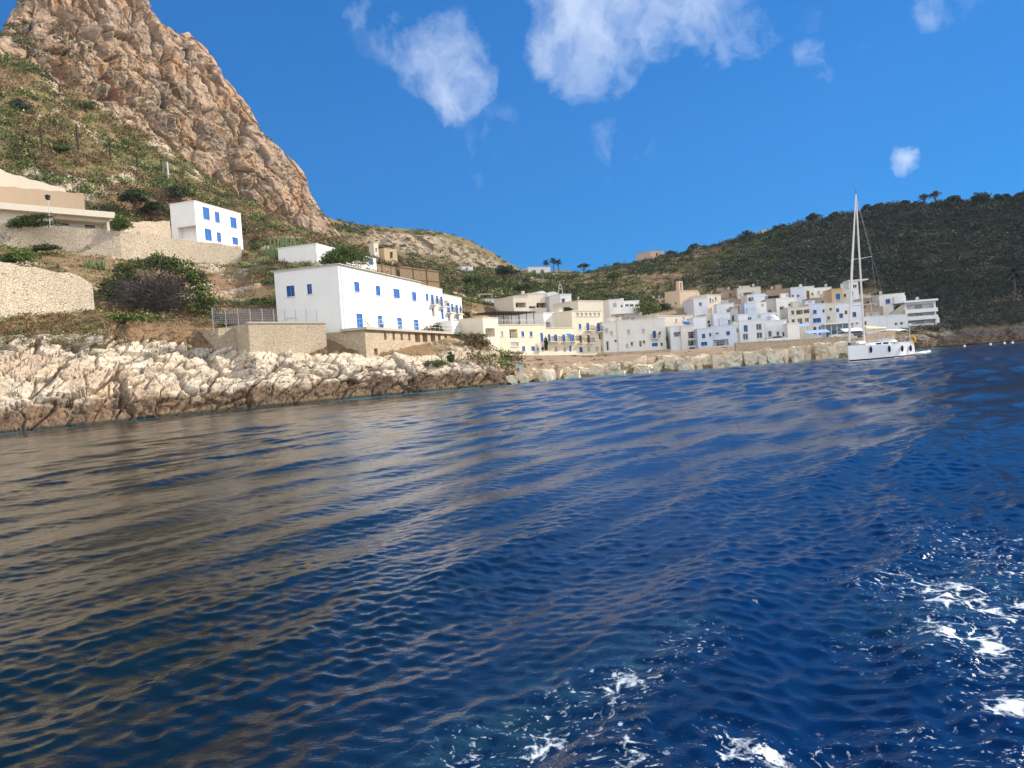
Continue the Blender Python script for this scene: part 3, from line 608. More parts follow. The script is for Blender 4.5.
def house(label, cat, crop, x0, x1, yt, yb, D, yaw, depth, mat, wins=(), side=(), parapet=0.35, chim=0, tank=0, name='house', base=6.0, group='houses of the harbour village', cornice=True, frame='rail', roofmat='roof'):
    if crop in (2, 3, 4, 5, 6, 7, 8) or (crop == 1 and D >= 140): D = D * 1.07
    (ax, at_), (bx, ab) = cpx(crop, x0, yt), cpx(crop, x1, yb)
    P0 = at(ax, ab, D); a = R(yaw); U = np.array([math.cos(a), math.sin(a), 0]); I = np.array([-math.sin(a), math.cos(a), 0])
    zt = z_of(P0, at_); H = zt - P0[2]; mid = P0 + np.array([0, 0, H / 2]); P0 = P0 + U * u_of(mid, U, ax) * 0
    W = u_of(mid, U, bx)
    if W < 0.5 or H < 0.5: print('BAD HOUSE', label, W, H)
    root = empty(name, tuple(P0), a); tag(root, label, cat, group)
    nrm = np.array([math.sin(a), -math.cos(a), 0])
    def to_local(cx0, cy0, cx1, cy1, plane):
        (px0, py0), (px1, py1) = cpx(crop, cx0, cy0), cpx(crop, cx1, cy1); mx, my = (px0 + px1) / 2, (py0 + py1) / 2
        n, dirv = (nrm, U) if plane == 'f' else (-U, I)
        def hit(px, py):
            r_ = ray(px, py); k = ((P0 - np.array([0, 0, CAMH])) @ n) / (r_ @ n); return r_ * k + np.array([0, 0, CAMH]) - P0
        l, r_, tp_, bt = hit(px0, my), hit(px1, my), hit(mx, py0), hit(mx, py1)
        return sorted((l @ dirv, r_ @ dirv)) + [bt[2], tp_[2]]
    def openings(lst, plane, width):
        res = []
        for wn in lst:
            k = wn[4]; u0, u1, za, zb = to_local(*wn[:4], plane)
            if u1 - u0 < 0.55: c = (u0 + u1) / 2; u0, u1 = c - .3, c + .3
            u0, u1 = max(u0, .12), min(u1, width - .12); za, zb = max(za, .03), min(zb, H - .12)
            if u1 - u0 < .25 or zb - za < .3: continue
            if any(u0 < q[1] + .05 and u1 > q[0] - .05 and za < q[3] + .05 and zb > q[2] - .05 for q in res): print('overlap', label, wn); continue
            res.append((u0, u1, za, zb, GL[k[0]][2], k))
        return res
    wr_ = random.Random(label + 'w')
    fr = openings(wins, 'f', W)
    if crop in (2, 3, 4, 5, 6) and len(wins) <= 4 and W > 3.2 and 'blank' not in label and 'windowless' not in label:      # small extra openings
        for q_ in range(wr_.choice((1, 2, 2, 3))):
            for _ in range(12):
                u_, z_, w_, h_ = wr_.uniform(.4, W - 1.3), wr_.choice((.1, H * .5, H * .62)), wr_.uniform(.6, .95), wr_.uniform(.8, 1.2)
                k_ = 'd' if wr_.random() < .5 else wr_.choice(('k', 'b', 'p', 'w'))
                if z_ == .1: h_, k_ = 1.95, k_.upper() if k_ in 'db' else 'W'
                if z_ + h_ > H - .5 or any(u_ < q[1] + .35 and u_ + w_ > q[0] - .35 and z_ < q[3] + .3 and z_ + h_ > q[2] - .3 for q in fr): continue
                fr.append((u_, u_ + w_, z_, z_ + h_, GL[k_][2], k_)); break
    sd_ = openings(side, 's', depth)
    mb = MB()
    wall_with_holes(mb, (0, 0), (1, 0), W, 0, H, [h[:5] for h in fr], (0, 1))
    wall_with_holes(mb, (0, depth), (0, -1), depth, 0, H, [(depth - h[1], depth - h[0]) + h[2:5] for h in sd_], (1, 0))
    mb.quad((W, 0, 0), (W, depth, 0), (W, depth, H), (W, 0, H)); mb.quad((W, depth, 0), (0, depth, 0), (0, depth, H), (W, depth, H))
    for q in (((0, 0), (W, 0)), ((W, 0), (W, depth)), ((W, depth), (0, depth)), ((0, depth), (0, 0))):
        (p, q2) = q; mb.quad((*p, -base), (*q2, -base), (*q2, 0), (*p, 0))
    th = .22; zr = H - parapet
    mb.quad((0, 0, H), (W, 0, H), (W - th, th, H), (th, th, H)); mb.quad((W, 0, H), (W, depth, H), (W - th, depth - th, H), (W - th, th, H))
    mb.quad((W, depth, H), (0, depth, H), (th, depth - th, H), (W - th, depth - th, H)); mb.quad((0, depth, H), (0, 0, H), (th, th, H), (th, depth - th, H))
    if parapet > .05:
        mb.quad((W - th, th, zr), (th, th, zr), (th, th, H), (W - th, th, H)); mb.quad((W - th, depth - th, zr), (W - th, th, zr), (W - th, th, H), (W - th, depth - th, H))
        mb.quad((th, depth - th, zr), (W - th, depth - th, zr), (W - th, depth - th, H), (th, depth - th, H)); mb.quad((th, th, zr), (th, depth - th, zr), (th, depth - th, H), (th, th, H))
    mb.build('wall', M[mat], root)
    rf = MB(); rf.quad((th, th, zr + .004), (W - th, th, zr + .004), (W - th, depth - th, zr + .004), (th, depth - th, zr + .004)); ro = rf.build('roof', M[roofmat], root)
    if cornice:
        c = MB(); c.box(-.07, -.09, H - .02, W + .07, -.004, H + .09); c.box(-.09, -.09, H - .02, -.004, depth + .05, H + .09); c.build('coping', M[mat], root)
    for k in range(chim):
        c = MB(); x = W * (.25 + .5 * k); c.box(x, depth * .5, zr, x + .55, depth * .5 + .55, H + .9); c.box(x - .08, depth * .5 - .08, H + .9, x + .63, depth * .5 + .63, H + 1.02); c.build('chimney', M[mat], ro)
    if tank:
        c = MB(); c.loft([[(W * .7 + .55 * math.cos(q * .628), depth * .4 + .55 * math.sin(q * .628), z) for q in range(10)] for z in (zr, H + .8, H + 1.0)]); c.build('water_tank', M['metal'], ro)
    for lst, O, Ud, inw, flip in ((fr, (0, 0), (1, 0), (0, 1), 0), (sd_, (0, depth), (0, -1), (1, 0), 1)):
        for u0, u1, za, zb, dp, k in lst:
            if flip: u0, u1 = depth - u1, depth - u0
            opening(root, k[0], O, Ud, inw, u0, u1, za, zb, 'c' in k[1:], frame=frame)
            if k[0] in 'Oo' and 'r' in k[1:]:        # a railing across an open loggia
                r = MB(); n = max(2, int((u1 - u0) / .5))
                r.bar((u0, .06, za + .95), (u1, .06, za + .95), .03, n=4); r.bar((u0, .06, za + .5), (u1, .06, za + .5), .02, n=4)
                for q in range(n + 1): r.bar((u0 + (u1 - u0) * q / n, .06, za), (u0 + (u1 - u0) * q / n, .06, za + .95), .02, n=4)
                r.build('railing', M['rail'], root)
            if k[0] in 'Oo':                          # glazed doors at the back of the recess
                nn = max(1, int((u1 - u0) / 3.2)); hh = min(2.1, (zb - za) * .86)
                for q in range(nn):
                    c = u0 + (u1 - u0) * (q + .5) / nn; ww = min(1.6, (u1 - u0) / nn * .6)
                    d_ = MB(); d_.quad((c - ww / 2, GL[k[0]][2] - .01, za + .02), (c + ww / 2, GL[k[0]][2] - .01, za + .02), (c + ww / 2, GL[k[0]][2] - .01, za + hh), (c - ww / 2, GL[k[0]][2] - .01, za + hh))
                    d_.build('glass_door', M['glassblue' if 'g' in k else 'glass'], root)
    HOUSES[label] = (root, W, H, depth, P0, U, I)
    hr = random.Random(label)
    if crop in (2, 3, 4, 5, 6) and W > 3.5 and depth >= 6 and 'roof' not in label and hr.random() < .6:      # stair hut on the flat roof
        w2, d2, h2_ = hr.uniform(1.6, 2.4), 2.0, hr.uniform(.9, 1.6); x2 = hr.uniform(.4, W - w2 - .4); y2 = depth - d2 - hr.uniform(.3, 1.6)
        c = MB(); c.box(x2, y2, zr, x2 + w2, y2 + d2, H + h2_); c.box(x2 - .08, y2 - .08, H + h2_ + .003, x2 + w2 + .08, y2 + d2 + .08, H + h2_ + .12); hut = c.build('stair_hut', M[mat], ro)
    if crop in (2, 3, 4, 5, 6, 7) and W > 3 and parapet > .2 and hr.random() < .55:                          # satellite dish
        x2 = hr.uniform(.5, W - .5); c = MB(); c.bar((x2, .8, zr), (x2, .8, H + .55), .03, n=5); ring = lambda q_, o_: [(x2 + q_ * math.cos(k_ * .628), .62 + o_ - .35 * q_ * math.sin(k_ * .628), H + .62 + q_ * math.sin(k_ * .628)) for k_ in range(10)]
        c.loft([ring(.05, .14), ring(.25, .08), ring(.40, .0)]); c.build('satellite_dish', M['paleshutter'], ro)
    return root, W, H, depth

# ---- the long white house on its terrace, and the two that continue its row
main = house('long white two storey house with blue shutters on the stone terrace', 'house', 9, 16, 523, 97, 505, 94, 74, 9.2, 'white',
      [(92, 205, 124, 268, 'b'), (230, 230, 258, 292, 'b'), (343, 250, 382, 308, 'b'), (462, 270, 488, 326, 'b'), (107, 408, 146, 497, 'B'), (244, 422, 280, 515, 'B'), (368, 435, 398, 522, 'B'), (474, 447, 504, 528, 'B')],
      [(-342, 229, -291, 298, 'k'), (-210, 218, -180, 282, 'k')], name='white_house', parapet=.15, base=4)
root, W, H, dep = main
for q in (.6, W * .53): g = MB(); g.bar((q, -.08, 0), (q, -.08, H - .1), .05, n=6); g.build('drainpipe', M['offwhite'], root)
g = MB(); g.box(-.2, -.25, H + .1, W + .1, dep + .1, H + .22); g.build('roof_slab', M['concrete'], root)
def after(prev, gap=0.0):
    root, W, H, dep, P0, U, I = HOUSES[prev]; return P0 + U * (W + gap)
p = after('long white two storey house with blue shutters on the stone terrace', .02); 
h2 = house('cream house with two tall balconied windows joined to the long white house', 'house', 9, 531, 664, 222, 535, p[1], 74, 9, 'offwhite',
      [(550, 280, 565, 325, 'b'), (583, 287, 600, 352, 'bc'), (615, 293, 628, 340, 'b'), (642, 300, 658, 362, 'bc'), (648, 382, 665, 445, 'B'), (590, 370, 606, 425, 'd')], name='house', base=4, chim=1)
p = HOUSES['cream house with two tall balconied windows joined to the long white house']; p = p[4] + p[5] * (p[1] + .02)
h3 = house('narrow cream end house with four blue shuttered openings above two dark doorways', 'house', 9, 669, 785, 283, 520, p[1], 74, 8, 'offwhite',
      [(685, 340, 703, 402, 'bc'), (712, 345, 724, 388, 'b'), (740, 350, 755, 410, 'bc'), (767, 357, 777, 396, 'b'), (693, 418, 708, 475, 'D'), (748, 430, 763, 475, 'D')], name='house', base=5)

# terrace under the long house: stone wall with openings, slab and railing
ter = empty('stone_terrace', tuple(main[0].location), main[0].rotation_euler.z); tag(ter, 'rubble stone terrace wall with square holes under the long white house', 'terrace')
Wt = W + 13.0
mb = MB(); holes = []
for a_ in (5.4, 8.0, 10.6, 13.2): holes.append((a_, a_ + .75, -1.55, -.5, .9))
for a_ in (15.6, 18.4, 21.6, 24.6, 27.4): holes.append((a_, a_ + (1.9 if a_ < 24 else 1.2), -1.75, -.4, 1.6))
holes += [(2.2, 3.2, -3.6, -2.7, .8), (10.0, 10.5, -3.0, -2.6, .7), (8.3, 8.9, -4.9, -4.1, .7)]
O_ = (-0.3, -3.2)
wall_with_holes(mb, O_, (1, 0), Wt, -9.0, -.35, holes, (0, 1))
mb.quad((O_[0], 9, -9), (O_[0], O_[1], -9), (O_[0], O_[1], -.35), (O_[0], 9, -.35)); mb.quad((O_[0] + Wt, O_[1], -9), (O_[0] + Wt, 4, -9), (O_[0] + Wt, 4, -.35), (O_[0] + Wt, O_[1], -.35))
mb.build('retaining_wall', M['stone_b'], ter)
mb = MB(); mb.box(O_[0] - .35, O_[1] - .45, -.35, O_[0] + Wt, 0 - .01, -.02); mb.build('deck_slab', M['concrete'], ter)
mb = MB(); pts = [(O_[0] - .2, 0), (O_[0] - .2, O_[1] - .3), (O_[0] + Wt - 1, O_[1] - .3)]
for q in range(2):
    a_, b2 = pts[q], pts[q + 1]; n = int(math.dist(a_, b2) / 1.9)
    for hgt in (.5, 1.0): mb.bar((*a_, hgt), (*b2, hgt), .028, n=5)
    for k in range(n + 1): mb.bar((a_[0] + (b2[0] - a_[0]) * k / n, a_[1] + (b2[1] - a_[1]) * k / n, -.02), (a_[0] + (b2[0] - a_[0]) * k / n, a_[1] + (b2[1] - a_[1]) * k / n, 1.0), .03, n=5)
mb.build('railing', M['rail'], ter)
mb = MB(); mb.box(W + 4.0, -3.4, -.02, W + 10.5, -.6, 1.9); o = mb.build('terrace_shed', M['white'], None); o.matrix_world = main[0].matrix_world.copy()
o.location = main[0].location; o.rotation_euler = main[0].rotation_euler; tag(o, 'low white block wall shed standing on the far end of the stone terrace', 'shed')
def on_terrace(x, y, z=0):
    a = main[0].rotation_euler.z; l = main[0].location; return (l.x + math.cos(a) * x - math.sin(a) * y, l.y + math.sin(a) * x + math.cos(a) * y, l.z + z)
def chair(x, y, rz, label):
    r = empty('deck_chair', on_terrace(x, y, -.02), main[0].rotation_euler.z + rz); tag(r, label, 'chair', 'blue chairs on the terrace')
    f = MB()
    for s in (-.28, .28):
        f.bar((s, -.5, .0), (s, .45, .95), .022, n=5); f.bar((s, .4, 0), (s, -.35, .45), .022, n=5)
    for a_, b_ in (((-.28, .45, .95), (.28, .45, .95)), ((-.28, -.5, .02), (.28, -.5, .02)), ((-.28, .4, .02), (.28, .4, .02))): f.bar(a_, b_, .02, n=5)
    f.build('frame', M['rail'], r)
    s = MB(); prof = [(-.35, .44), (-.1, .32), (.15, .42), (.45, .95)]
    for q in range(3):
        (y0, z0), (y1, z1) = prof[q], prof[q + 1]; s.box(-.25, 0, 0, .25, .001, .001) if 0 else s.quad((-.25, y0, z0), (.25, y0, z0), (.25, y1, z1), (-.25, y1, z1)); s.quad((-.25, y1, z1 - .025), (.25, y1, z1 - .025), (.25, y0, z0 - .025), (-.25, y0, z0 - .025))
    s.build('seat', M['shutter'], r)
chair(2.3, -2.6, .6, 'blue deck chair nearest the gable corner of the terrace'); chair(6.4, -2.2, -.5, 'blue deck chair between the first two blue doors'); chair(13.6, -1.8, .3, 'blue deck chair in front of the third blue door')
def parasol(loc, label, h=2.4, mat='canvas'):
    r = empty('folded_parasol', loc); tag(r, label, 'parasol')
    a = MB(); a.bar((0, 0, 0), (0, 0, h), .025, n=8); a.build('pole', M['rail'], r)
    a = MB(); a.loft([[(rr_ * (1 + .25 * (q % 2)) * math.cos(q * .5236), rr_ * (1 + .25 * (q % 2)) * math.sin(q * .5236), z) for q in range(12)] for z, rr_ in ((h * .38, .13), (h * .5, .17), (h * .8, .10), (h * 1.02, .02))]); a.build('canopy', M[mat], r)
    a = MB(); a.loft([[(rr_ * math.cos(q * .5236), rr_ * math.sin(q * .5236), z) for q in range(12)] for z, rr_ in ((0, .28), (.06, .26), (.09, .05))]); a.build('foot', M['concrete'], r)
parasol(on_terrace(8.6, -1.6, -.02), 'pale folded parasol standing between blue doors of the terrace', 2.5)

# ---- houses of the upper left slope
house('white cube house with six blue windows on top of the long stone wall', 'house', 11, 790, 968, 243, 412, 143, 74, 5.6, 'white',
      [(812, 270, 838, 318, 'b'), (860, 288, 878, 330, 'b'), (922, 310, 946, 352, 'b'), (820, 356, 846, 402, 'b'), (868, 370, 884, 408, 'b'), (930, 390, 952, 418, 'b')],
      [(712, 345, 790, 404, 'o')], name='white_house', parapet=.2, base=4, group=None)
house('white house half hidden by the pine behind the long terrace house', 'house', 10, 565, 940, 24, 215, 128, 74, 7.5, 'white',
      [(835, 90, 858, 112, 'k'), (890, 108, 915, 160, 'k')], name='white_house', base=5, chim=1, group=None)
house('low cream bungalow with a shaded veranda under a long flat roof', 'bungalow', 11, -80, 440, 273, 370, 116, 45, 7, 'cream',
      [(215, 322, 428, 360, 'O')], name='bungalow', base=4, parapet=.2, group=None)
r = HOUSES['low cream bungalow with a shaded veranda under a long flat roof']
g = MB(); g.box(-.5, -1.3, r[2] - .05, r[1] + .6, r[3], r[2] + .95); g.build('roof_fascia', M['cream'], r[0])
house('small ruined cream hut on the green slope above the reed screen', 'hut', 0, 384.5, 397, 248, 258, 200, 50, 5, 'tan', [(390, 252, 393, 258, 'D')], name='stone_hut', group=None, cornice=False, parapet=.2)
house('slim cream chimney shaped hut left of the ruined hut', 'hut', 0, 374.5, 378.5, 242.5, 256, 196, 50, 2, 'cream', [(375.6, 248, 377.2, 251, 'd')], name='stone_hut', group=None, parapet=.2)
house('dark roofed hillside cabin with a shaded front above the village', 'cabin', 1, 182, 312, 96, 146, 178, 35, 6, 'tan', [(196, 106, 304, 143, 'O')], name='cabin', group=None, parapet=.1, roofmat='darkwood')
house('low white garden wall house below the hillside cabin', 'annexe', 1, 232, 470, 146, 184, 172, 35, 4, 'offwhite', [], name='garden_annexe', group=None, parapet=.5)
house('small brown lean-to beside the end house of the row', 'lean-to', 1, 40, 102, 268, 322, 142, 40, 4, 'wood', [(46, 280, 96, 318, 'o')], name='lean_to', group=None, parapet=.1)

# ---- sunlit left half of the village
V_ = 'houses of the harbour village'
house('cubic cream house at the left end of the waterfront with a recessed window', 'house', 1, 230, 370, 320, 512, 124, 62, 11, 'cream', [(246, 424, 335, 506, 'og')])
house('long pale yellow waterfront house with a pergola terrace and small balcony', 'house', 1, 371, 830, 394, 662, 130.5, 50, 8, 'yellow',
      [(395, 455, 412, 500, 'p'), (476, 434, 552, 518, 'ogr'), (590, 455, 615, 505, 'b'), (670, 455, 695, 505, 'b'), (772, 470, 798, 552, 'b'), (486, 560, 562, 602, 'p'), (597, 598, 625, 657, 'B'), (685, 598, 718, 657, 'B'), (740, 610, 756, 645, 'd'), (782, 606, 806, 648, 'k')])
r = HOUSES['long pale yellow waterfront house with a pergola terrace and small balcony']
pg = MB(); x1 = r[1] * .80
for q in range(6): pg.bar((.4 + (x1 - .4) * q / 5, .5, r[2] - .3), (.4 + (x1 - .4) * q / 5, .5, r[2] + 2.3), .08, n=5)
pg.box(.1, .1, r[2] + 2.3, x1 + .3, 5.5, r[2] + 2.5); pg.build('pergola', M['darkwood'], r[0])
pg = MB(); pg.bar((.3, .25, r[2] + .9), (x1, .25, r[2] + .9), .03, n=5)
for q in range(28): pg.bar((.3 + (x1 - .3) * q / 27, .25, r[2]), (.3 + (x1 - .3) * q / 27, .25, r[2] + .9), .02, n=4)
pg.build('railing', M['rail'], r[0])
house('grey sided house with a bare parapet behind the pergola terrace', 'house', 1, 480, 806, 296, 392, 142, 40, 6, 'grey', [(700, 330, 716, 360, 'd')])  # stands for the white house's shadow side, shade put in as grey
house('narrow white house with one dark upper window beside the tan gable', 'house', 2, 42, 195, 276, 432, 139, 50, 6, 'white', [(148, 303, 174, 352, 'd'), (60, 365, 105, 430, 'o')])
house('low cream house with a row of blue doors under small balconies', 'house', 2, 64, 338, 424, 664, 132, 48, 5, 'yellow',
      [(77, 482, 100, 552, 'bc'), (138, 485, 165, 555, 'bc'), (215, 485, 242, 555, 'bc'), (286, 486, 330, 550, 'bc'), (140, 600, 166, 650, 'P'), (226, 606, 250, 655, 'P'), (278, 592, 302, 662, 'B')])
tall = house('tall three storey cream house crowned by a white balustrade loggia', 'house', 2, 330, 606, 258, 664, 138.4, 45, 7.5, 'yellow',
      [(372, 385, 396, 432, 'b'), (446, 375, 473, 448, 'bc'), (548, 375, 576, 456, 'bc'), (376, 493, 404, 565, 'wc'), (453, 490, 481, 565, 'wc'), (565, 480, 583, 530, 'w'), (378, 605, 410, 662, 'B'), (455, 605, 481, 650, 'P'), (535, 603, 563, 648, 'P'), (592, 598, 604, 650, 'B')]
      + [(346 + 41 * k, 276, 372 + 41 * k, 308, 'p') for k in range(6)])
house('broad cream block set back above the tall house', 'house', 2, 370, 605, 160, 262, 152, 40, 8, 'cream', [], tank=0)
house('flat cream house with a dark veranda highest at the left of the village', 'house', 1, 520, 662, 120, 292, 160, 40, 7, 'cream', [(535, 178, 634, 226, 'O')])
house('cream house with a stepped upper storey and wide dark loggia', 'house', 1, 662, 850, 92, 292, 163, 40, 7, 'cream', [(735, 180, 838, 228, 'O'), (664, 212, 725, 234, 'o')], chim=1)
house('small white house with a bell frame on its roof', 'house', 2, 200, 302, 98, 205, 163, 35, 5, 'white', [(207, 138, 244, 186, 'd')])
r = HOUSES['small white house with a bell frame on its roof']
g = MB(); c0 = r[1] * .3
for s in (-.7, .7): g.bar((c0 + s, 1, r[2]), (c0 + s * .5, 1, r[2] + 2.3), .12, n=6)
g.bar((c0 - .5, 1, r[2] + 1.4), (c0 + .5, 1, r[2] + 1.4), .09, n=6); g.bar((c0, 1, r[2] + 2.2), (c0, 1, r[2] + 3.2), .06, n=5); g.bar((c0 - .4, 1, r[2] + 2.25), (c0 + .4, 1, r[2] + 2.25), .12, n=6); g.build('bell_frame', M['concrete'], r[0])
for lab, a0, a1, y0, y1 in (('grey vaulted house between the cream loggia house and the bell frame', 70, 200, 128, 205), ('cream vaulted roof house behind the stepped loggia house', -25, 72, 108, 170)):
    rt = house(lab, 'house', 2, a0, a1, y0, y1, 166 if a0 > 0 else 170, 30, 6, 'grey' if a0 > 0 else 'cream', [(a0 + 30, y0 + 22, a0 + 50, y0 + 50, 'd')])
    w_, h_ = rt[1], rt[2]; v = MB(); rg = []
    for q in range(9): tt = math.pi * q / 8; rg.append([(w_ / 2 - w_ / 2 * math.cos(tt), y, h_ + .1 + .32 * w_ * math.sin(tt)) for y in (0.1, rt[3])])
    v.loft(rg, cap=False, closed=False); v.f.append(tuple(2 * q for q in range(9))); v.m.append(0); v.f.append(tuple(2 * q + 1 for q in reversed(range(9)))); v.m.append(0); v.build('vaulted_roof', M['offwhite'], rt[0])

# ---- shaded middle of the village
house('narrow cream house with a tall arched doorway right of the tall house', 'house', 3, 40, 180, 366, 640, 143.5, 22, 8, 'offwhite', [(96, 455, 123, 495, 'p'), (62, 550, 88, 640, 'D'), (146, 535, 160, 560, 'd')])
house('long beige two storey house with a blue balcony door', 'house', 3, 181, 630, 352, 626, 144.3, 18, 9, 'offwhite',
      [(260, 440, 288, 485, 'p'), (402, 430, 430, 470, 'p'), (506, 450, 538, 522, 'kc'), (568, 455, 586, 485, 'd'), (250, 575, 275, 622, 'P'), (300, 555, 316, 595, 'd'), (382, 545, 398, 602, 'D'), (418, 540, 430, 575, 'd'), (500, 566, 555, 618, 'B'), (586, 562, 604, 600, 'd')], chim=1)
house('white house with a curved front terrace above the beige house', 'house', 3, 95, 232, 152, 350, 166, 15, 7, 'offwhite', [(200, 200, 224, 230, 'd'), (150, 308, 182, 342, 'd'), (98, 228, 132, 240, 'd')])
r = HOUSES['white house with a curved front terrace above the beige house']
g = MB(); ct = [(r[1] * (1.05 - 1.0 * math.cos(math.pi * q / 12)), -2.2 * math.sin(math.pi * q / 12)) for q in range(13)]; zb = r[2] * .27; zt = r[2] * .58
g.loft([[(x, y, z) for x, y in ct] for z in (zb, zt)]); g.build('round_terrace', M['white'], r[0])
house('white house with three dark loggia windows joined to the round terrace', 'house', 3, 233, 382, 166, 350, 166.5, 15, 7, 'white', [(243, 192, 280, 216, 'd'), (286, 192, 324, 216, 'd'), (335, 192, 364, 236, 'd'), (344, 250, 372, 282, 'd'), (265, 312, 282, 334, 'd')], chim=1)
house('grey roof room with a dark tilted awning on the beige house', 'roof room', 3, 284, 455, 318, 372, 150, 18, 5, 'grey', [(300, 328, 330, 360, 'd'), (372, 336, 445, 368, 'g')], name='roof_room')
house('glazed roof pavilion at the right end of the beige house', 'pavilion', 3, 460, 572, 334, 402, 147, 18, 4, 'grey', [(464, 342, 566, 380, 'Or')], name='roof_pavilion', parapet=.1)
house('pink stone chapel like house with a small open bell turret', 'house', 4, 150, 326, 196, 398, 186, 38, 5, 'pink', [(230, 268, 258, 316, 'd'), (232, 350, 272, 392, 'D')], [(95, 310, 110, 335, 'd')])
r = HOUSES['pink stone chapel like house with a small open bell turret']
g = MB(); g.box(0, .02, r[2] + .095, .5, 1.0, r[2] + 2.1); g.box(1.1, .02, r[2] + .095, 1.6, 1.0, r[2] + 2.1); g.box(0, .02, r[2] + 2.1, 1.6, 1.0, r[2] + 2.5); g.build('bell_turret', M['pink'], r[0])
house('low pink cream house left of the chapel like house', 'house', 3, 572, 700, 140, 240, 194, 35, 7, 'pink', [(640, 165, 655, 190, 'd')], chim=1)
house('small bluish white cube with one dark window right of the turret', 'house', 4, 280, 412, 280, 388, 176, 5, 8, 'shadewhite', [(326, 310, 356, 346, 'd')])
house('cream sunlit house with a crooked roofline right of the small white cube', 'house', 4, 412, 540, 236, 385, 184, 38, 8, 'cream', [(452, 280, 468, 305, 'd')], chim=1)
house('brown unplastered block behind the blue awning terraces', 'house', 4, 541, 692, 204, 300, 192, 5, 9, 'brown', [(560, 270, 600, 298, 'o')])
house('broad low cream house with blank sunlit front below the chapel', 'house', 4, -60, 270, 440, 545, 158, 40, 9, 'cream', [(100, 470, 116, 500, 'p'), (168, 452, 190, 475, 'p')])
house('low grey house with a flat terrace left of the recessed balconies', 'house', 4, -10, 60, 550, 770, 150, 12, 7, 'grey', [(10, 640, 26, 690, 'd')])
house('bluish grey house with a wide roofed veranda near the steps', 'house', 4, 61, 164, 545, 762, 146, -6, 8, 'shadewhite', [(85, 595, 150, 640, 'og')])
house('white house with three stacked recessed balconies', 'house', 4, 165, 312, 545, 765, 145, -4, 8, 'offwhite', [(222, 592, 298, 655, 'or'), (222, 672, 298, 726, 'or'), (232, 742, 290, 765, 'o')])
house('tall blank pale house with windowless front behind the light blue house', 'house', 4, 280, 396, 458, 600, 153, 0, 6, 'shadewhite', [])
house('light blue house with a wide low window on the waterfront', 'house', 4, 320, 455, 566, 770, 142, -6, 8, 'blue', [(354, 612, 386, 656, 'k'), (346, 690, 406, 726, 'k'), (430, 604, 443, 642, 'd')])
house('pale blue house with a long balcony recess on the waterfront', 'house', 4, 456, 690, 542, 752, 142.6, -8, 9, 'blue', [(587, 588, 623, 626, 'k'), (494, 600, 507, 620, 'd'), (518, 600, 531, 620, 'd'), (466, 668, 610, 726, 'or')])
house('bluish white terrace house stepping up behind the pale blue house', 'house', 4, 470, 632, 422, 545, 158, -6, 7, 'shadewhite', [(535, 470, 552, 500, 'd'), (590, 480, 632, 530, 'o')])
house('flat topped bluish white house below the brown block', 'house', 4, 500, 662, 330, 425, 172, -6, 7, 'shadewhite', [(620, 355, 655, 400, 'd')], tank=1)
house('slender grey house squeezed between the brown block and the dark terraces', 'house', 4, 640, 705, 370, 545, 160, -6, 5, 'grey', [(645, 435, 668, 490, 'D')])
house('small beige house with a dark doorway behind the blank pale house', 'house', 4, 397, 470, 425, 565, 160, 5, 6, 'beige', [(410, 485, 435, 515, 'd'), (420, 520, 440, 560, 'd')])

# ---- shaded right half of the village
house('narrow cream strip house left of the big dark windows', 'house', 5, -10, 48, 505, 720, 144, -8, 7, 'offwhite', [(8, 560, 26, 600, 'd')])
house('grey house with six large dark windows in two columns', 'house', 5, 50, 282, 490, 722, 143.5, -8, 8, 'shadewhite',
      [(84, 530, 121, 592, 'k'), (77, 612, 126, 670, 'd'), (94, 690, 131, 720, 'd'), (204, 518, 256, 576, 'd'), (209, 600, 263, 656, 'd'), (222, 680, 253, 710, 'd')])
house('bluish house with a stepped dome roof beside the white blank block', 'house', 5, 285, 500, 495, 705, 144.5, -10, 8, 'shadewhite', [(320, 585, 353, 642, 'd'), (400, 590, 426, 650, 'd'), (455, 595, 498, 640, 'k'), (290, 655, 395, 702, 'o')])
r = HOUSES['bluish house with a stepped dome roof beside the white blank block']
g = MB(); g.ball((r[1] * .5, 3.5, r[2] - .2), (r[1] * .33, 3.0, 1.6), 14, 8); g.build('dome', M['shadewhite'], r[0], True)
house('white windowless block with a lower left wing on the quay road', 'house', 5, 512, 622, 516, 700, 141.5, -5, 5, 'white', [])
house('bluish white house with one dark square window high in the middle', 'house', 5, 96, 200, 320, 445, 162, -8, 7, 'blue', [(128, 368, 173, 402, 'd')])
house('bright white cube beside the dark square window house', 'house', 5, 201, 302, 316, 398, 164, -8, 6, 'white', [(252, 325, 278, 348, 'p')])
house('blue tented terrace house above the large dark windows', 'house', 5, 40, 310, 435, 492, 153, -8, 6, 'blue', [(64, 425, 92, 465, 'd'), (120, 452, 160, 485, 'd')])
house('low house with a long dark veranda right of the blue terrace', 'house', 5, 311, 412, 415, 495, 154, -8, 6, 'shadewhite', [(320, 432, 408, 466, 'o')])
house('cream flat roof house with a dark pergola near the hill', 'house', 5, 120, 290, 240, 315, 178, -5, 7, 'offwhite', [(128, 262, 180, 300, 'o')])
house('grey stone house with a square chimney at the top edge of the village', 'house', 5, 30, 248, 178, 300, 190, -5, 9, 'beige', [(80, 215, 176, 245, 'o'), (40, 225, 62, 260, 'p')], chim=1)
house('brown grey house with a long dark terrace opening under the wooded hill', 'house', 5, 300, 540, 196, 300, 188, -8, 9, 'brown', [(470, 228, 500, 262, 'd'), (310, 246, 460, 270, 'O')])
house('blank grey wall house left of the white terrace', 'house', 5, 305, 402, 285, 420, 170, -8, 6, 'grey', [(320, 380, 350, 410, 'd')])
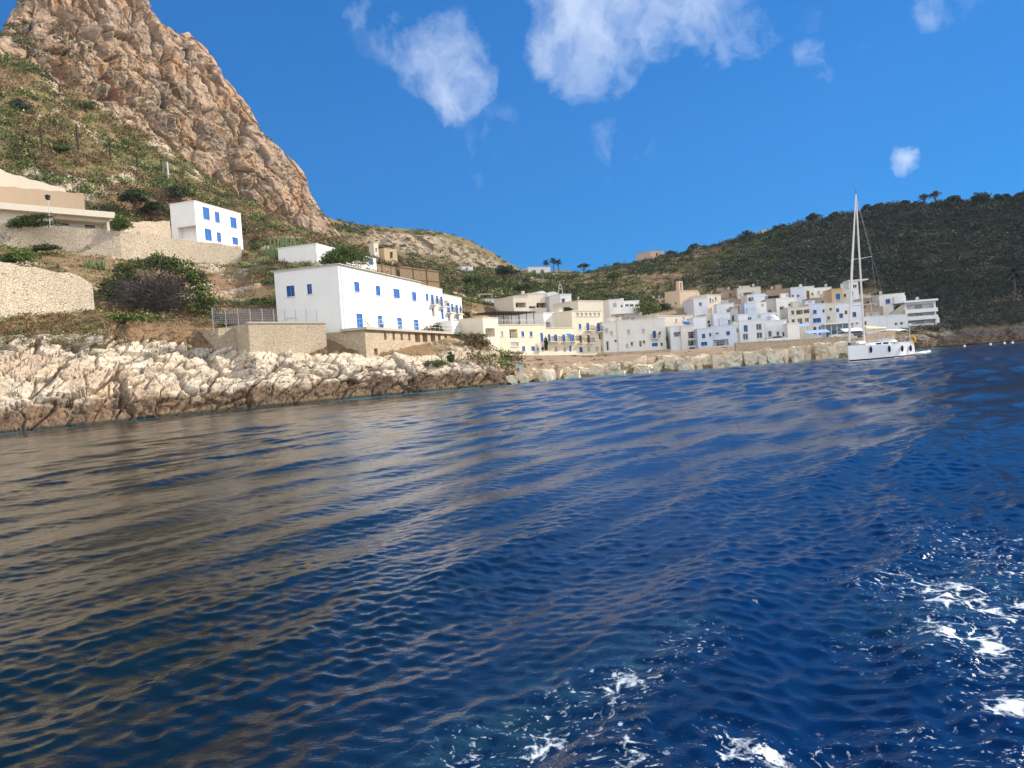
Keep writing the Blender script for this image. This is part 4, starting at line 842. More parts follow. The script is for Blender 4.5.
house('white terrace house with dark climbing plants on its front', 'house', 5, 403, 590, 276, 420, 169, -8, 7, 'white', [(430, 350, 475, 395, 'o'), (515, 320, 535, 350, 'd')])
house('vivid blue house with two small dark windows', 'house', 5, 541, 664, 172, 345, 181, -22, 7, 'blue', [(598, 235, 613, 262, 'd'), (614, 314, 636, 340, 'd'), (546, 238, 562, 262, 'd')])
house('cream house with a doorway on the upper terrace beside the vivid blue house', 'house', 5, 665, 764, 162, 330, 180, 0, 8, 'offwhite', [(686, 200, 716, 275, 'W'), (738, 220, 750, 240, 'd')], chim=1)
house('white house with one grey window on the skyline of the village', 'house', 6, 140, 304, 176, 285, 184, -4, 7, 'white', [(164, 200, 190, 234, 'p'), (240, 200, 254, 220, 'd')])
house('brown grey low house with one dark window below the white skyline house', 'house', 6, 92, 262, 276, 345, 165, -6, 6, 'brown', [(208, 294, 231, 322, 'd')])
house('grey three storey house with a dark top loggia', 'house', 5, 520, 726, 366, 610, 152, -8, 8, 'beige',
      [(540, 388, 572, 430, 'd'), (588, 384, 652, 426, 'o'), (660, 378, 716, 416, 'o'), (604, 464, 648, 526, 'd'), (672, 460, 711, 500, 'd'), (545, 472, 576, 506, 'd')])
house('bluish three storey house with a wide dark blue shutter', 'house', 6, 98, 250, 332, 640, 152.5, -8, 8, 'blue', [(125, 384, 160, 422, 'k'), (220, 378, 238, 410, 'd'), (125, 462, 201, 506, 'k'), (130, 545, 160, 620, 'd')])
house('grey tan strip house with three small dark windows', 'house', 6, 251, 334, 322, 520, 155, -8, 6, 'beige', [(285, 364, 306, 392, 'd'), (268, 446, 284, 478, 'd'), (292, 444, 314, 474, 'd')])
house('broad bluish white house with two dark blue windows and a roof rail', 'house', 6, 335, 592, 328, 535, 155.5, -8, 9, 'shadewhite', [(377, 417, 413, 460, 'k'), (504, 404, 540, 450, 'k'), (536, 500, 560, 540, 'd')])
r = HOUSES['broad bluish white house with two dark blue windows and a roof rail']
g = MB(); g.bar((0.1, .1, r[2] + 1), (r[1] - .1, .1, r[2] + 1), .03, n=5)
for q in range(30): g.bar((.1 + (r[1] - .2) * q / 29, .1, r[2]), (.1 + (r[1] - .2) * q / 29, .1, r[2] + 1), .025, n=4)
g.build('railing', M['rail'], r[0])
house('orange tan house with a bright blue door behind the yacht mast', 'house', 6, 308, 412, 186, 310, 174, -6, 7, 'tan', [(345, 228, 385, 296, 'b')])
house('beige house strip between the orange tan house and the tower house', 'house', 6, 413, 478, 190, 310, 175, -6, 6, 'beige', [(425, 230, 440, 260, 'd')])
house('bluish tower like house with a jutting flat roof slab', 'house', 6, 479, 562, 112, 310, 178, -8, 7, 'shadewhite', [(509, 140, 546, 172, 'd'), (480, 204, 511, 240, 'd')])
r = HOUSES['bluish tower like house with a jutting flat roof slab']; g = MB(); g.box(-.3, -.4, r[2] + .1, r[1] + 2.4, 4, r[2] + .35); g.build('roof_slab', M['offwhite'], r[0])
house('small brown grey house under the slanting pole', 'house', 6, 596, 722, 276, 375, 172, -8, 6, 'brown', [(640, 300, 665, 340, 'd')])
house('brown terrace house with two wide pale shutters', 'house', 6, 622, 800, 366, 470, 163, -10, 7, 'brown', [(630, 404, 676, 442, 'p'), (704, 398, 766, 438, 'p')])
house('white grey house with an outside stair and a glazed balcony box', 'house', 7, 100, 338, 146, 395, 165, -14, 8, 'offwhite', [(150, 183, 193, 227, 'k'), (226, 228, 330, 300, 'o'), (196, 315, 226, 378, 'D'), (272, 306, 312, 364, 'd')])
r = HOUSES['white grey house with an outside stair and a glazed balcony box']
g = MB(); g.box(r[1] * .55, -1.2, r[2] * .62, r[1] * .985, -.01, r[2] * .9); g.build('balcony_box', M['shadewhite'], r[0])
g = MB()
for q in range(16): g.box(r[1] * .10 + q * .33, -.9, 0, r[1] * .10 + (q + 1) * .33, -.01, r[2] * .08 + q * .25)
g.build('stair', M['concrete'], r[0])
house('white three storey hotel like building with long glazed balconies', 'building', 7, 340, 634, 212, 432, 163, -14, 8, 'shadewhite', [(348, 230, 612, 276, 'ogr'), (355, 304, 622, 350, 'ogr'), (366, 388, 626, 426, 'og')], name='balcony_building')
r = HOUSES['white three storey hotel like building with long glazed balconies']
for q in (.345, .655, .98):
    g = MB(); g.box(-.1, -1.1, r[2] * q - .9, r[1] + .1, -.01, r[2] * q - .02 if q < .9 else r[2] * q + .15); 
    if q < .9: g.build('balcony', M['white'], r[0])
g = MB(); g.box(-.25, -1.2, r[2] - .25, r[1] + .25, -.01, r[2] + .2); g.build('eaves', M['white'], r[0])
house('long low white house with two dark doorways behind the yacht', 'house', 7, -250, 364, 372, 470, 157, -12, 6, 'shadewhite', [(240, 408, 262, 442, 'D'), (288, 404, 320, 440, 'D'), (-180, 400, -150, 440, 'd'), (-60, 395, -30, 435, 'd')])
house('low white boundary building right of the balconied hotel like building', 'building', 7, 640, 668, 365, 412, 166, -10, 5, 'white', [], name='outbuilding', parapet=.2)
house('low white shed wall above the dark headland rocks', 'shed', 7, 720, 852, 358, 402, 168, -8, 3, 'shadewhite', [(735, 372, 750, 400, 'd')], name='shed', parapet=.3)
house('brown ruined stone house on the dark headland', 'ruin', 8, 262, 356, 138, 196, 172, -8, 5, 'brown', [(290, 160, 310, 196, 'd')], name='stone_ruin', parapet=.5, cornice=False)

# ---- houses on the hills
house('low white house under the palms on the saddle', 'house', 0, 528.5, 550.5, 267.2, 274.5, 318, 25, 7, 'white', [(533, 270, 536, 273.5, 'd'), (541, 269.5, 544, 273, 'd')], name='hill_house', group='houses on the hills')
house('small beige house right of the palms on the saddle', 'house', 0, 555.5, 571, 270.5, 276, 316, 30, 6, 'tan', [(560, 272, 564, 275.5, 'd')], name='hill_house', group='houses on the hills')
house('square beige stone tower house on the hill crest', 'house', 0, 650.5, 664, 251, 260, 312, 30, 9, 'pink', [(656, 253, 658, 256, 'd')], name='hill_house', group='houses on the hills')
house('pale low house among the trees near the hill top', 'house', 0, 762, 774, 230, 236, 308, 0, 6, 'beige', [(766, 231.5, 769, 234.5, 'd')], name='hill_house', group='houses on the hills')
house('tiny white hut on the slope under the far cliff', 'hut', 0, 462, 473, 266.3, 271, 290, 35, 5, 'white', [(466, 267.6, 468, 270.5, 'd')], name='hill_hut', group=None)
# ------------------------------------------------------------------ vegetation
def leaf_mat(name, stops, rough=0.75):
    m, t, b = new_mat(name, rough, 0.25)
    g = t.add('ShaderNodeNewGeometry'); a = t.attr('tint').outputs['Fac']
    c = t.ramp(a, stops); hsv = t.add('ShaderNodeHueSaturation'); t.l.new(c, hsv.inputs['Color'])
    t.l.new(t.math('MULTIPLY_ADD', g.outputs['Random Per Island'], 0.9, 0.55), hsv.inputs['Value'])
    t.l.new(hsv.outputs[0], b.inputs['Base Color']); return m
M['leaf'] = leaf_mat('scrub_leaves', [(0.0, (0.16, 0.095, 0.05)), (0.22, (0.20, 0.14, 0.065)), (0.4, (0.055, 0.07, 0.025)), (0.6, (0.075, 0.115, 0.022)), (0.8, (0.15, 0.19, 0.035)), (1.0, (0.34, 0.36, 0.14))])
M['maquis'] = leaf_mat('maquis_leaves', [(0.0, (0.10, 0.085, 0.06)), (0.35, (0.035, 0.048, 0.018)), (0.6, (0.05, 0.068, 0.022)), (0.85, (0.11, 0.14, 0.03)), (1.0, (0.19, 0.17, 0.075))])
M['maquis_dark'] = leaf_mat('shaded_evergreen_leaves', [(0.0, (0.13, 0.10, 0.085)), (0.3, (0.036, 0.050, 0.034)), (0.55, (0.050, 0.066, 0.044)), (0.75, (0.095, 0.085, 0.06)), (1.0, (0.17, 0.145, 0.10))])  # darker leaf set, with the right hill's shade put into the colour
M['bark'] = plain('bark', (0.13, 0.09, 0.06), 0.95, var=0.3)
M['deadwood'] = plain('dead_twigs', (0.13, 0.105, 0.09), 0.95, var=0.35)
def leaves(C, Rd, n, size, tint, seed=0, flat=0.0):
    """C (k,3) clump centres, Rd (k,3) radii, n leaves per clump -> arrays of one leaf mesh"""
    g = np.random.default_rng(seed); k = len(C)
    d = g.normal(size=(k, n, 3)); d /= np.linalg.norm(d, axis=2)[..., None] + 1e-9
    rad = g.uniform(0.45, 1.0, (k, n, 1)) ** 0.6 * (0.72 + 0.5 * g.random((k, n, 1)))
    off = d * rad * Rd[:, None, :]; off[..., 2] = np.where(off[..., 2] < -0.25 * Rd[:, None, 2], -off[..., 2] * 0.6, off[..., 2])
    p = (C[:, None, :] + off).reshape(-1, 3)
    nn = d.reshape(-1, 3) * 0.8 + g.normal(size=(k * n, 3)) * 0.75; nn /= np.linalg.norm(nn, axis=1)[:, None]
    a = np.cross(nn, g.normal(size=nn.shape)); a /= np.linalg.norm(a, axis=1)[:, None] + 1e-9; b_ = np.cross(nn, a)
    s = np.repeat(np.broadcast_to(np.asarray(size, float), (k,)), n)[:, None] * g.uniform(0.55, 1.25, (k * n, 1))
    V = np.stack([p - a * s, p + b_ * s * 0.55, p + a * s, p - b_ * s * 0.55], 1).reshape(-1, 3)
    tt = np.clip(np.repeat(np.broadcast_to(np.asarray(tint, float), (k,)), n) + g.normal(0, 0.05, k * n), 0, 1)
    return V, np.arange(len(V)).reshape(-1, 4), np.repeat(tt, 4)
def leaf_obj(name, C, Rd, n, size, tint, mat, parent=None, seed=0):
    V, Q, T = leaves(np.asarray(C, float), np.asarray(Rd, float), n, size, tint, seed)
    return link_mesh(name, np_mesh(name, V, Q, False, {'tint': T}), parent, [M[mat]])
def scatter(n, px0, px1, r0, r1, keep, seed):
    g = np.random.default_rng(seed); i = g.integers(np.searchsorted(rp, r0), max(np.searchsorted(rp, r0) + 1, np.searchsorted(rp, r1)), n)
    jj = np.nonzero((cols > px0) & (cols < px1))[0]; j = jj[g.integers(0, len(jj), n)]
    p = GP[i, j]; ok = keep(p, cols[j], rp[i], g); return p[ok], cols[j][ok], rp[i][ok], g
# low scrub over the left slope
p, px, r, g = scatter(26000, -80, 520, 2.85, 8.0, lambda p, px, r, g: (g.random(len(p)) < np.where(r > 6.5, 0.45, 0.15) + 1.0 * sstep(0.45, 0.62, fbm(p, 9, 4, 60))) & ~((r > 5.9) & (r < 6.6) & (px < 250)) & ~((px > 232) & (px < 470) & (r < 4.2)) & ~((px < 240) & (r < 4.0) & (g.random(len(p)) < .45)), 61)
k = len(p); sz = g.uniform(0.28, 0.95, k) * np.where(r > 6.5, 1.8, 1.0) * np.where(px > 330, 1.3, 1) * np.where((px < 240) & (r < 4.0), .62, 1)
sp = fbm(p, 7, 3, 62) - np.where((r < 4.1) & (px < 300), 0.13, 0.0) - .03; tint = np.where(sp < 0.47, g.uniform(0.0, 0.28, k), np.where(sp < 0.56, g.uniform(0.3, 0.6, k), g.uniform(0.45, 0.8, k))); tint = np.where(g.random(k) < 0.07, 0.97, tint)
tag(leaf_obj('hillside_scrub', p, np.c_[sz * 1.35, sz * 1.35, sz * 0.85], 44, sz * 0.18, tint, 'leaf', None, 63), 'low dry and green scrub covering the slope below the cliff', 'scrub', None, 'stuff')
p, px, r, g = scatter(700, -40, 245, 2.45, 3.05, lambda p, px, r, g: g.random(len(p)) < sstep(0.56, 0.66, fbm(p, 4, 3, 64)), 65)
k = len(p); sz = g.uniform(0.2, 0.55, k)
tag(leaf_obj('rock_plants', p, np.c_[sz * 1.5, sz * 1.5, sz * 0.6], 30, sz * 0.22, g.uniform(0.3, 0.75, k), 'leaf', None, 66), 'small green plants growing between the pale shore rocks', 'plants', None, 'stuff')
p, px, r, g = scatter(900, 500, 735, 2.75, 3.95, lambda p, px, r, g: g.random(len(p)) < sstep(0.5, 0.6, fbm(p, 5, 3, 67)) * np.where(px < 610, 1.0, 0.4), 68)
k = len(p); sz = g.uniform(0.15, 0.45, k)
tag(leaf_obj('bank_weeds', p, np.c_[sz * 1.5, sz * 1.5, sz * 0.7], 26, sz * 0.24, g.uniform(0.05, 0.55, k), 'leaf', None, 69), 'ochre and green weeds on the bank below the village street', 'weeds', None, 'stuff')
# bushes clinging to the cliff
g = np.random.default_rng(70); i = g.integers(14, 368, 9000); j = g.integers(60, MGP.shape[1], 9000); p = MGP[i, j]
ok = g.random(9000) < np.where(i < 110, 0.75, 0.26) * sstep(0.40, 0.56, fbm(p, 16, 4, 72)) * 1.6; p = p[ok]; k = len(p); sz = g.uniform(0.35, 1.25, k)
tag(leaf_obj('cliff_shrubs', p, np.c_[sz, sz, sz * 0.75], 26, sz * 0.24, np.where(g.random(k) < .45, g.uniform(0.0, 0.25, k), g.uniform(0.32, 0.62, k)), 'leaf', None, 73), 'small dark shrubs clinging to the tan cliff', 'shrubs', None, 'stuff')
# hill behind the village: scrub in sunlit tones, evergreen maquis with shade in its colour
p, px, r, g = scatter(9000, 330, 860, 6.35, 8.02, lambda p, px, r, g: g.random(len(p)) < (0.25 + 0.9 * sstep(0.4, 0.58, fbm(p, 16, 4, 80))) * sstep(840, 740, px + 50 * (g.random(len(p)) - .5)), 81)
k = len(p); sz = g.uniform(0.6, 1.9, k)
tag(leaf_obj('hill_scrub', p, np.c_[sz, sz, sz * 0.8], 50, sz * 0.17, np.clip(0.1 + 1.0 * fbm(p, 22, 3, 82) + g.normal(0, .17, k), 0, 1), 'maquis', None, 83), 'green and brown scrub on the sunlit hill behind the village', 'scrub', None, 'stuff')
p, px, r, g = scatter(12000, 640, 1075, 5.2, 8.03, lambda p, px, r, g: (g.random(len(p)) < (0.4 + 0.7 * sstep(0.35, 0.55, fbm(p, 14, 4, 84))) * sstep(710, 830, px + 60 * (g.random(len(p)) - .5))) & ((r > 6.4) | (px > 880)), 85)
k = len(p); sz = g.uniform(0.7, 2.1, k)
tag(leaf_obj('hill_maquis', p, np.c_[sz, sz, sz * 0.85], 64, sz * 0.15, np.clip(-0.1 + 1.25 * fbm(p, 20, 4, 86) + g.normal(0, .17, k), 0, 1), 'maquis_dark', None, 87), 'dark evergreen maquis covering the shaded hill above the village', 'maquis', None, 'stuff')
p, px, r, g = scatter(1500, 895, 1075, 2.9, 6.2, lambda p, px, r, g: (g.random(len(p)) < 0.25 + 0.8 * sstep(0.45, 0.6, fbm(p, 9, 3, 88))) & ((px > 950) | (r < 3.6)), 89)
k = len(p); sz = g.uniform(0.4, 1.2, k)
tag(leaf_obj('headland_scrub', p, np.c_[sz, sz, sz * 0.75], 34, sz * 0.22, g.uniform(0.2, 0.8, k), 'maquis_dark', None, 90), 'dark scrub above the rocks of the headland', 'scrub', None, 'stuff')
g = np.random.default_rng(91); i = g.integers(0, FGP.shape[0] - 10, 2600); j = g.integers(0, FGP.shape[1], 2600); p = FGP[i, j]; ok = (g.random(2600) < 0.25 + sstep(0.42, 0.56, fbm(p, 24, 4, 92))) & ~((fr[i] > 0.95) & (fr[i] < 2.1) & (fc[j] > 365) & (g.random(2600) < .85)); p = p[ok]; k = len(p); sz = g.uniform(1.0, 2.8, k)
tag(leaf_obj('ridge_scrub', p, np.c_[sz, sz, sz * 0.8], 34, sz * 0.22, g.uniform(0.35, 0.85, k), 'maquis', None, 93), 'green scrub on the far ridge under the pale cliff band', 'scrub', None, 'stuff')

def tree(label, loc, h, rad, tint, mat='maquis', cat='tree', name='tree', group=None, seed=1, trunk=0.4, flat=0.75, n=26, nl=70, size=None):
    g = np.random.default_rng(seed); root = empty(name, tuple(loc)); tag(root, label, cat, group)
    cz = h - rad * flat; tb = MB(); th = h * trunk; lean = g.normal(0, .12 * h, 2)
    tip = (lean[0] * .5, lean[1] * .5, th); tb.path([(0, 0, -.6), (lean[0] * .2, lean[1] * .2, th * .5), tip], [h * .045, h * .035, h * .026], 7)
    cc = []
    for q in range(n):
        d = g.normal(size=3); d /= np.linalg.norm(d); d[2] = abs(d[2]) * 0.9 - 0.25; rr_ = rad * g.uniform(.35, .85)
        c = np.array([lean[0] * .5, lean[1] * .5, cz]) + d * np.array([rr_, rr_, rr_ * flat]); cc.append(c)
        if q % 3 == 0: tb.path([tip, tuple((np.array(tip) + c) / 2 + g.normal(0, .06 * rad, 3)), tuple(c)], [h * .02, h * .013, h * .006], 5)
    tb.build('trunk', M['bark'], root)
    sz = rad * g.uniform(.22, .42, n)
    leaf_obj('crown', cc, np.c_[sz, sz, sz * .8], nl, size or max(.10, rad * .07), tint + g.normal(0, .07, n), mat, root, seed)
    return root
def bush(label, loc, rx, ry, rz, tint, mat='leaf', n=40, nl=60, size=.16, seed=1, cat='bush', name='bush', group=None):
    g = np.random.default_rng(seed); d = g.normal(size=(n, 3)); d /= np.linalg.norm(d, axis=1)[:, None]; d[:, 2] = np.abs(d[:, 2]); d *= g.uniform(.3, .85, (n, 1))
    o = leaf_obj(name, d * np.array([rx, ry, rz]), np.full((n, 3), 1.0) * np.array([rx, ry, rz]) * g.uniform(.22, .4, (n, 1)), nl, size, tint + g.normal(0, .07, n), mat, None, seed)
    o.location = loc; return tag(o, label, cat, group)
# the big half dead bush above the shore
c0 = hill_pt(152, 4.08); root = empty('half_dead_bush', tuple(c0)); tag(root, 'huge half dead bush with bare grey twigs and green leaves along its top', 'bush')
g = random.Random(31); mb = MB()
for q in range(620):
    a = g.uniform(0, 2 * math.pi); el = g.uniform(.05, 1.1); ln = g.uniform(2.0, 5.6); sx = g.uniform(-3.6, 3.6)
    d = Vector((math.cos(a) * math.cos(el) * 1.15, -abs(math.sin(a)) * math.cos(el) * .7 - .1, math.sin(el) * .95)); s0 = Vector((sx * .5, g.uniform(-.6, 1.5), g.uniform(-.2, 2.6)))
    pts = [s0]; dd = d.copy()
    for st in range(3):
        dd = (dd + Vector((g.gauss(0, .25), g.gauss(0, .25), g.gauss(-.08, .2)))).normalized(); pts.append(pts[-1] + dd * ln / 3)
    r0 = g.uniform(.025, .06); mb.path([tuple(x) for x in pts], [r0, r0 * .7, r0 * .45, r0 * .2], 4)
mb.build('dead_branches', M['deadwood'], root)
gg = np.random.default_rng(5); n = 150; ang = gg.uniform(-.15, math.pi + .1, n); rr_ = gg.uniform(.8, 1.08, n)
cc = np.c_[np.cos(ang) * 6.2 * rr_, gg.uniform(0.2, 3.0, n), np.sin(ang) * 5.6 * rr_ + .6]
leaf_obj('foliage', cc, np.full((n, 3), .85) * gg.uniform(.7, 1.3, (n, 1)), 60, .17, gg.uniform(.42, .78, n), 'leaf', root, 6)
c1 = gg.uniform(-1, 1, (90, 3)) * np.array([5.2, .8, 2.0]) + np.array([0, 2.2, 2.0]); leaf_obj('inner_twigs', c1, np.full((90, 3), 1.1), 60, .15, gg.uniform(.0, .12, 90), 'maquis_dark', root, 7)

tree('dark round evergreen on the slope above the bungalow', hill_pt(134, 6.8), 6.6, 4.0, .42, 'maquis', seed=3, trunk=.25)
tree('dark round evergreen just left of the white cube house', hill_pt(180, 6.82), 6.0, 3.6, .45, 'maquis', seed=4, trunk=.25)
tree('spreading green pine between the two white houses on the left', at(347, 270, 119), 4.6, 4.6, .56, 'leaf', 'pine', 'pine_tree', seed=5, trunk=.3, flat=.72, n=90, nl=110, size=.15)
tree('low dark bush tree on the slope left of the white cube house', hill_pt(151, 6.72), 5.2, 3.4, .5, 'maquis', seed=6, trunk=.2)
bush('dense green hedge bush on the terrace in front of the bungalow', at(30, 226, 112.5), 4.6, 1.6, 1.9, .52, seed=8, n=60)
bush('bright green creeper shrub at the right end of the bungalow', at(121, 229, 121.5), 1.9, 1.2, 2.4, .7, seed=9)
bush('round dark bush high on the left slope', hill_pt(20, 7.55), 2.6, 2.4, 2.6, .42, 'maquis_dark', seed=10)
bush('long green bush below the cliff foot', hill_pt(84, 7.86), 4.4, 2.6, 2.4, .6, seed=11, n=60)
bush('green bush beside the pale rocks of the upper slope', hill_pt(55, 7.35), 3.4, 2.0, 1.7, .58, seed=12)
bush('wide dark bush above the terrace house', hill_pt(38, 6.95), 6.0, 2.0, 1.7, .48, seed=13, n=60)
bush('small round dark bush on the bank below the terrace', at(451, 362, 98.5), .75, .7, 1.5, .48, seed=14, n=24, size=.1)
bush('bright green mat of plants under the stone terrace', at(433, 366, 95.6), 2.0, 1.0, .8, .72, seed=15, n=34, size=.11)
bush('dark green bush growing on the terrace by the second house', Vector(on_terrace(W + 2.6, -1.2, 0)), 1.1, .8, 1.9, .5, seed=16, n=30, size=.12)
bush('dry yellow bush below the end house of the row', at(476, 348, 118), 3.4, 1.8, 2.6, .24, seed=17, n=44)
bush('green bush on the roof terrace behind the tan gable', at(567.5, 311, 151.6), 1.1, .9, .9, .5, 'maquis', seed=18, n=24, size=.13)
bush('climbing green vine on the front of the pale yellow house', at(546.5, 350, 139.8), .45, .35, 2.4, .5, 'maquis', seed=19, n=30, size=.12)
bush('round clipped shrub on the quay bank below the tall house', at(605.8, 360, 130), .42, .42, .95, .5, 'maquis', seed=20, n=20, size=.09)
bush('large bright green bush behind the beige house roof', at(648, 314, 176), 3.2, 2.0, 3.6, .82, 'maquis', seed=21, n=50, size=.2)
bush('dark green bush beside the low pink house', at(663, 311, 181), 2.4, 1.6, 2.2, .5, 'maquis', seed=22, n=40, size=.18)
bush('dark bush hanging over the lower stone wall', at(45, 250, 110), 2.2, 1.2, .9, .45, seed=23)
bush('pale green plants beside the left end of the stone wall', at(14, 262, 92), 3.0, 2.0, 1.5, .62, seed=24, n=50)
bush('bright green shrubs on the shore edge below the half dead bush', at(118, 322, 79), 3.4, 1.4, .9, .74, seed=25, n=44)
bush('green shrub beside the concrete wall on the shore', at(222, 337, 86.5), 1.6, 1.0, .9, .58, seed=26)
bush('round bush under the gable of the long white house', at(263, 308, 104), 2.6, 1.6, 1.7, .42, seed=27)
tree('round dark tree standing above the cabin', hill_pt(507, 6.9), 7.5, 4.2, .5, 'maquis_dark', seed=28, trunk=.25)
tree('olive green tree on the slope left of the round dark tree', hill_pt(474, 6.8), 6.0, 3.6, .7, 'maquis', seed=29, trunk=.25)
tree('solitary round tree on the saddle right of the beige house', at(583, 275, 311), 5.6, 2.7, .45, 'maquis_dark', seed=30, trunk=.3)
tree('green tree on the slope above the village centre', hill_pt(612, 7.05), 6.0, 3.4, .7, 'maquis', seed=32, trunk=.25)
tree('tall green tree beside the cream loggia house', hill_pt(523, 6.45), 6.0, 3.0, .55, 'maquis', seed=33, trunk=.25)
p, px, r, g = scatter(1500, 585, 1075, 7.86, 8.06, lambda p, px, r, g: g.random(len(p)) < 0.3 + sstep(0.42, 0.58, fbm(p, 9, 3, 94)), 95)
k = len(p); sz = g.uniform(0.8, 2.3, k)
tag(leaf_obj('crest_scrub', p - np.array([0, 0, .3]), np.c_[sz, sz, sz * 0.9], 60, sz * 0.15, g.uniform(.2, .8, k), 'maquis_dark', None, 96), 'uneven dark scrub along the crest of the right hill', 'scrub', None, 'stuff')
# trees that stand out against the sky on the right hill
for q, (tx, hh, rr_, lab) in enumerate(((618, 4.5, 2.8, 'small tree where the hill crest starts to rise'), (672, 4.2, 2.4, 'small round tree right of the stone tower house'), (694, 4.4, 3.0, 'flat topped tree on the crest between the tower and the big dome tree'), (747, 8.4, 4.2, 'largest dome shaped tree on the crest'),
                                      (779, 6.4, 3.2, 'dark round tree right of the pale crest house'), (812, 6.0, 3.2, 'tree on the crest left of the yacht mast'), (834, 5.0, 2.6, 'low tree on the crest touching the yacht mast'), (868, 6.2, 2.6, 'twin topped tree right of the yacht mast'), (880, 5.4, 2.4, 'tree beside the twin topped tree on the crest'),
                                      (905, 5.6, 2.8, 'dark tree on the crest left of the two thin trees'), (923, 4.6, 2.2, 'thin airy tree standing tall on the crest'), (935, 5.4, 2.5, 'thin airy tree with the highest crown on the crest'), (955, 6.2, 3.2, 'bushy tree right of the two thin trees'), (977, 7.6, 4.2, 'broad dark tree on the highest part of the crest'),
                                      (1003, 5.8, 3.4, 'dark tree on the crest near the picture edge'), (1018, 6.6, 2.9, 'last dark tree on the crest at the picture edge'))):
    thin = 'thin airy' in lab
    hh = hh if thin else rr_ * 1.2
    tree(lab, hill_pt(tx, 8.0) - np.array([0, 0, .5]), hh, rr_, .45, 'maquis_dark', 'tree', 'crest_tree', 'trees on the crest of the right hill', 40 + q, .25 if thin else .3, 1.0 if thin else .95, 24 if thin else 26, 26 if thin else 60, .2 if thin else .3)
def palm(label, loc, h, rad, seed, tint=.5):
    g = random.Random(seed); root = empty('palm_tree', tuple(loc)); tag(root, label, 'palm', 'palms on the hills')
    t_ = MB(); t_.path([(0, 0, -.5), (.05 * h, 0, h * .5), (.06 * h, 0, h)], [.28, .22, .2], 8); t_.build('trunk', M['bark'], root)
    V = []; T = []
    for q in range(34):
        a = q * 2.4; el = g.uniform(-.5, 1.2); d = Vector((math.cos(a) * math.cos(el), math.sin(a) * math.cos(el), math.sin(el))); side = Vector((-math.sin(a), math.cos(a), 0)); c = Vector((.06 * h, 0, h)); p0 = c
        for s in range(5):
            p1 = p0 + d * rad / 5; d = (d + Vector((0, 0, -.22))).normalized(); w0 = .30 * math.sin(math.pi * (s + .25) / 5.6); w1 = .30 * math.sin(math.pi * (s + 1.25) / 5.6)
            for sg in (-1, 1): V += [p0, p0 + side * sg * w0 + Vector((0, 0, -.15)), p1 + side * sg * w1 + Vector((0, 0, -.15)), p1]; T += [tint] * 4
            p0 = p1
    V = np.array([tuple(v) for v in V]); link_mesh('fronds', np_mesh('fronds', V, np.arange(len(V)).reshape(-1, 4), False, {'tint': np.array(T)}), root, [M['maquis_dark']])
palm('leftmost palm of the three beside the white saddle house', at(546, 273, 322), 4.6, 1.9, 1); palm('middle palm of the three on the saddle', at(553.5, 273.5, 322), 5.4, 1.9, 2); palm('rightmost palm of the three on the saddle', at(558.5, 274, 322), 5.0, 1.9, 3)
palm('tall palm at the foot of the dark hill above the headland', at(1014, 301, 181), 6.8, 2.6, 4)
# spiky plants
def spiky(label, loc, n, h, spread, seed):
    g = random.Random(seed); mb = MB()
    for q in range(n):
        a = g.uniform(0, 6.28); r_ = spread * math.sqrt(g.random()); b0 = Vector((math.cos(a) * r_, math.sin(a) * r_ * .7, -.3)); tp = b0 + Vector((g.gauss(0, .45), g.gauss(0, .45), h * g.uniform(.35, 1.1)))
        mb.path([tuple(b0), tuple((b0 + tp) / 2 + Vector((g.gauss(0, .06), 0, 0))), tuple(tp)], [.10, .11, .03], 5)
    o = mb.build('column_cactus', M['cactus']); o.location = loc; tag(o, label, 'cactus')
M['cactus'] = plain('pale_green_cactus_skin', (0.19, 0.24, 0.10), 0.7, var=0.25)
spiky('thicket of tall pale green cactus columns above the long white house', at(284, 256, 133), 75, 3.8, 2.7, 1)
spiky('small clump of pale cactus below the upper slope wall', at(96, 268, 108), 60, 1.5, 1.5, 2)
def prickly(label, loc, n, size, seed):
    g = random.Random(seed); mb = MB()
    for q in range(n):
        x, y, z = g.gauss(0, size * .42), g.gauss(0, size * .3), abs(g.gauss(0, size * .3)); a = g.uniform(0, 3.14); tl = g.uniform(-.5, .5); r_ = g.uniform(.2, .34); ring = []
        for k2 in range(9):
            th = k2 * .698; u, v_ = r_ * .75 * math.cos(th), r_ * math.sin(th); ring.append(Vector((u * math.cos(a), u * math.sin(a), v_ * math.cos(tl))) + Vector((-math.sin(a), math.cos(a), 0)) * v_ * math.sin(tl))
        nv = Vector((-math.sin(a), math.cos(a), 0)) * .035; c = Vector((x, y, z)); mb.loft([[c + p_ - nv for p_ in ring], [c + p_ + nv for p_ in ring]])
    o = mb.build('prickly_pear', M['pear']); o.location = loc; tag(o, label, 'cactus', 'prickly pears on the slope')
M['pear'] = plain('prickly_pear_pads', (0.30, 0.33, 0.13), 0.7, var=0.3)
for q, (px_, r_, lab) in enumerate(((26, 7.72, 'prickly pear in front of the cliff near the round dark bush'), (52, 6.85, 'pale prickly pear at the foot of the wide dark bush'), (124, 7.2, 'prickly pear above the dark round evergreen'), (146, 7.75, 'yellow green prickly pear at the cliff foot above the posts'), (171, 7.6, 'prickly pear in front of the lower cliff face'),
                                      (187, 7.35, 'prickly pear right of the leaning posts'), (83, 5.15, 'prickly pear just below the long stone wall'), (262, 5.3, 'pale prickly pear on the slope left of the gable'), (247, 4.9, 'prickly pear beside the concrete wall yard'), (22, 6.9, 'prickly pear left of the wide dark bush'))):
    prickly(lab, hill_pt(px_, r_) + np.array([0, 0, .3]), 70, 1.6 if r_ > 6 else 1.1, 50 + q)
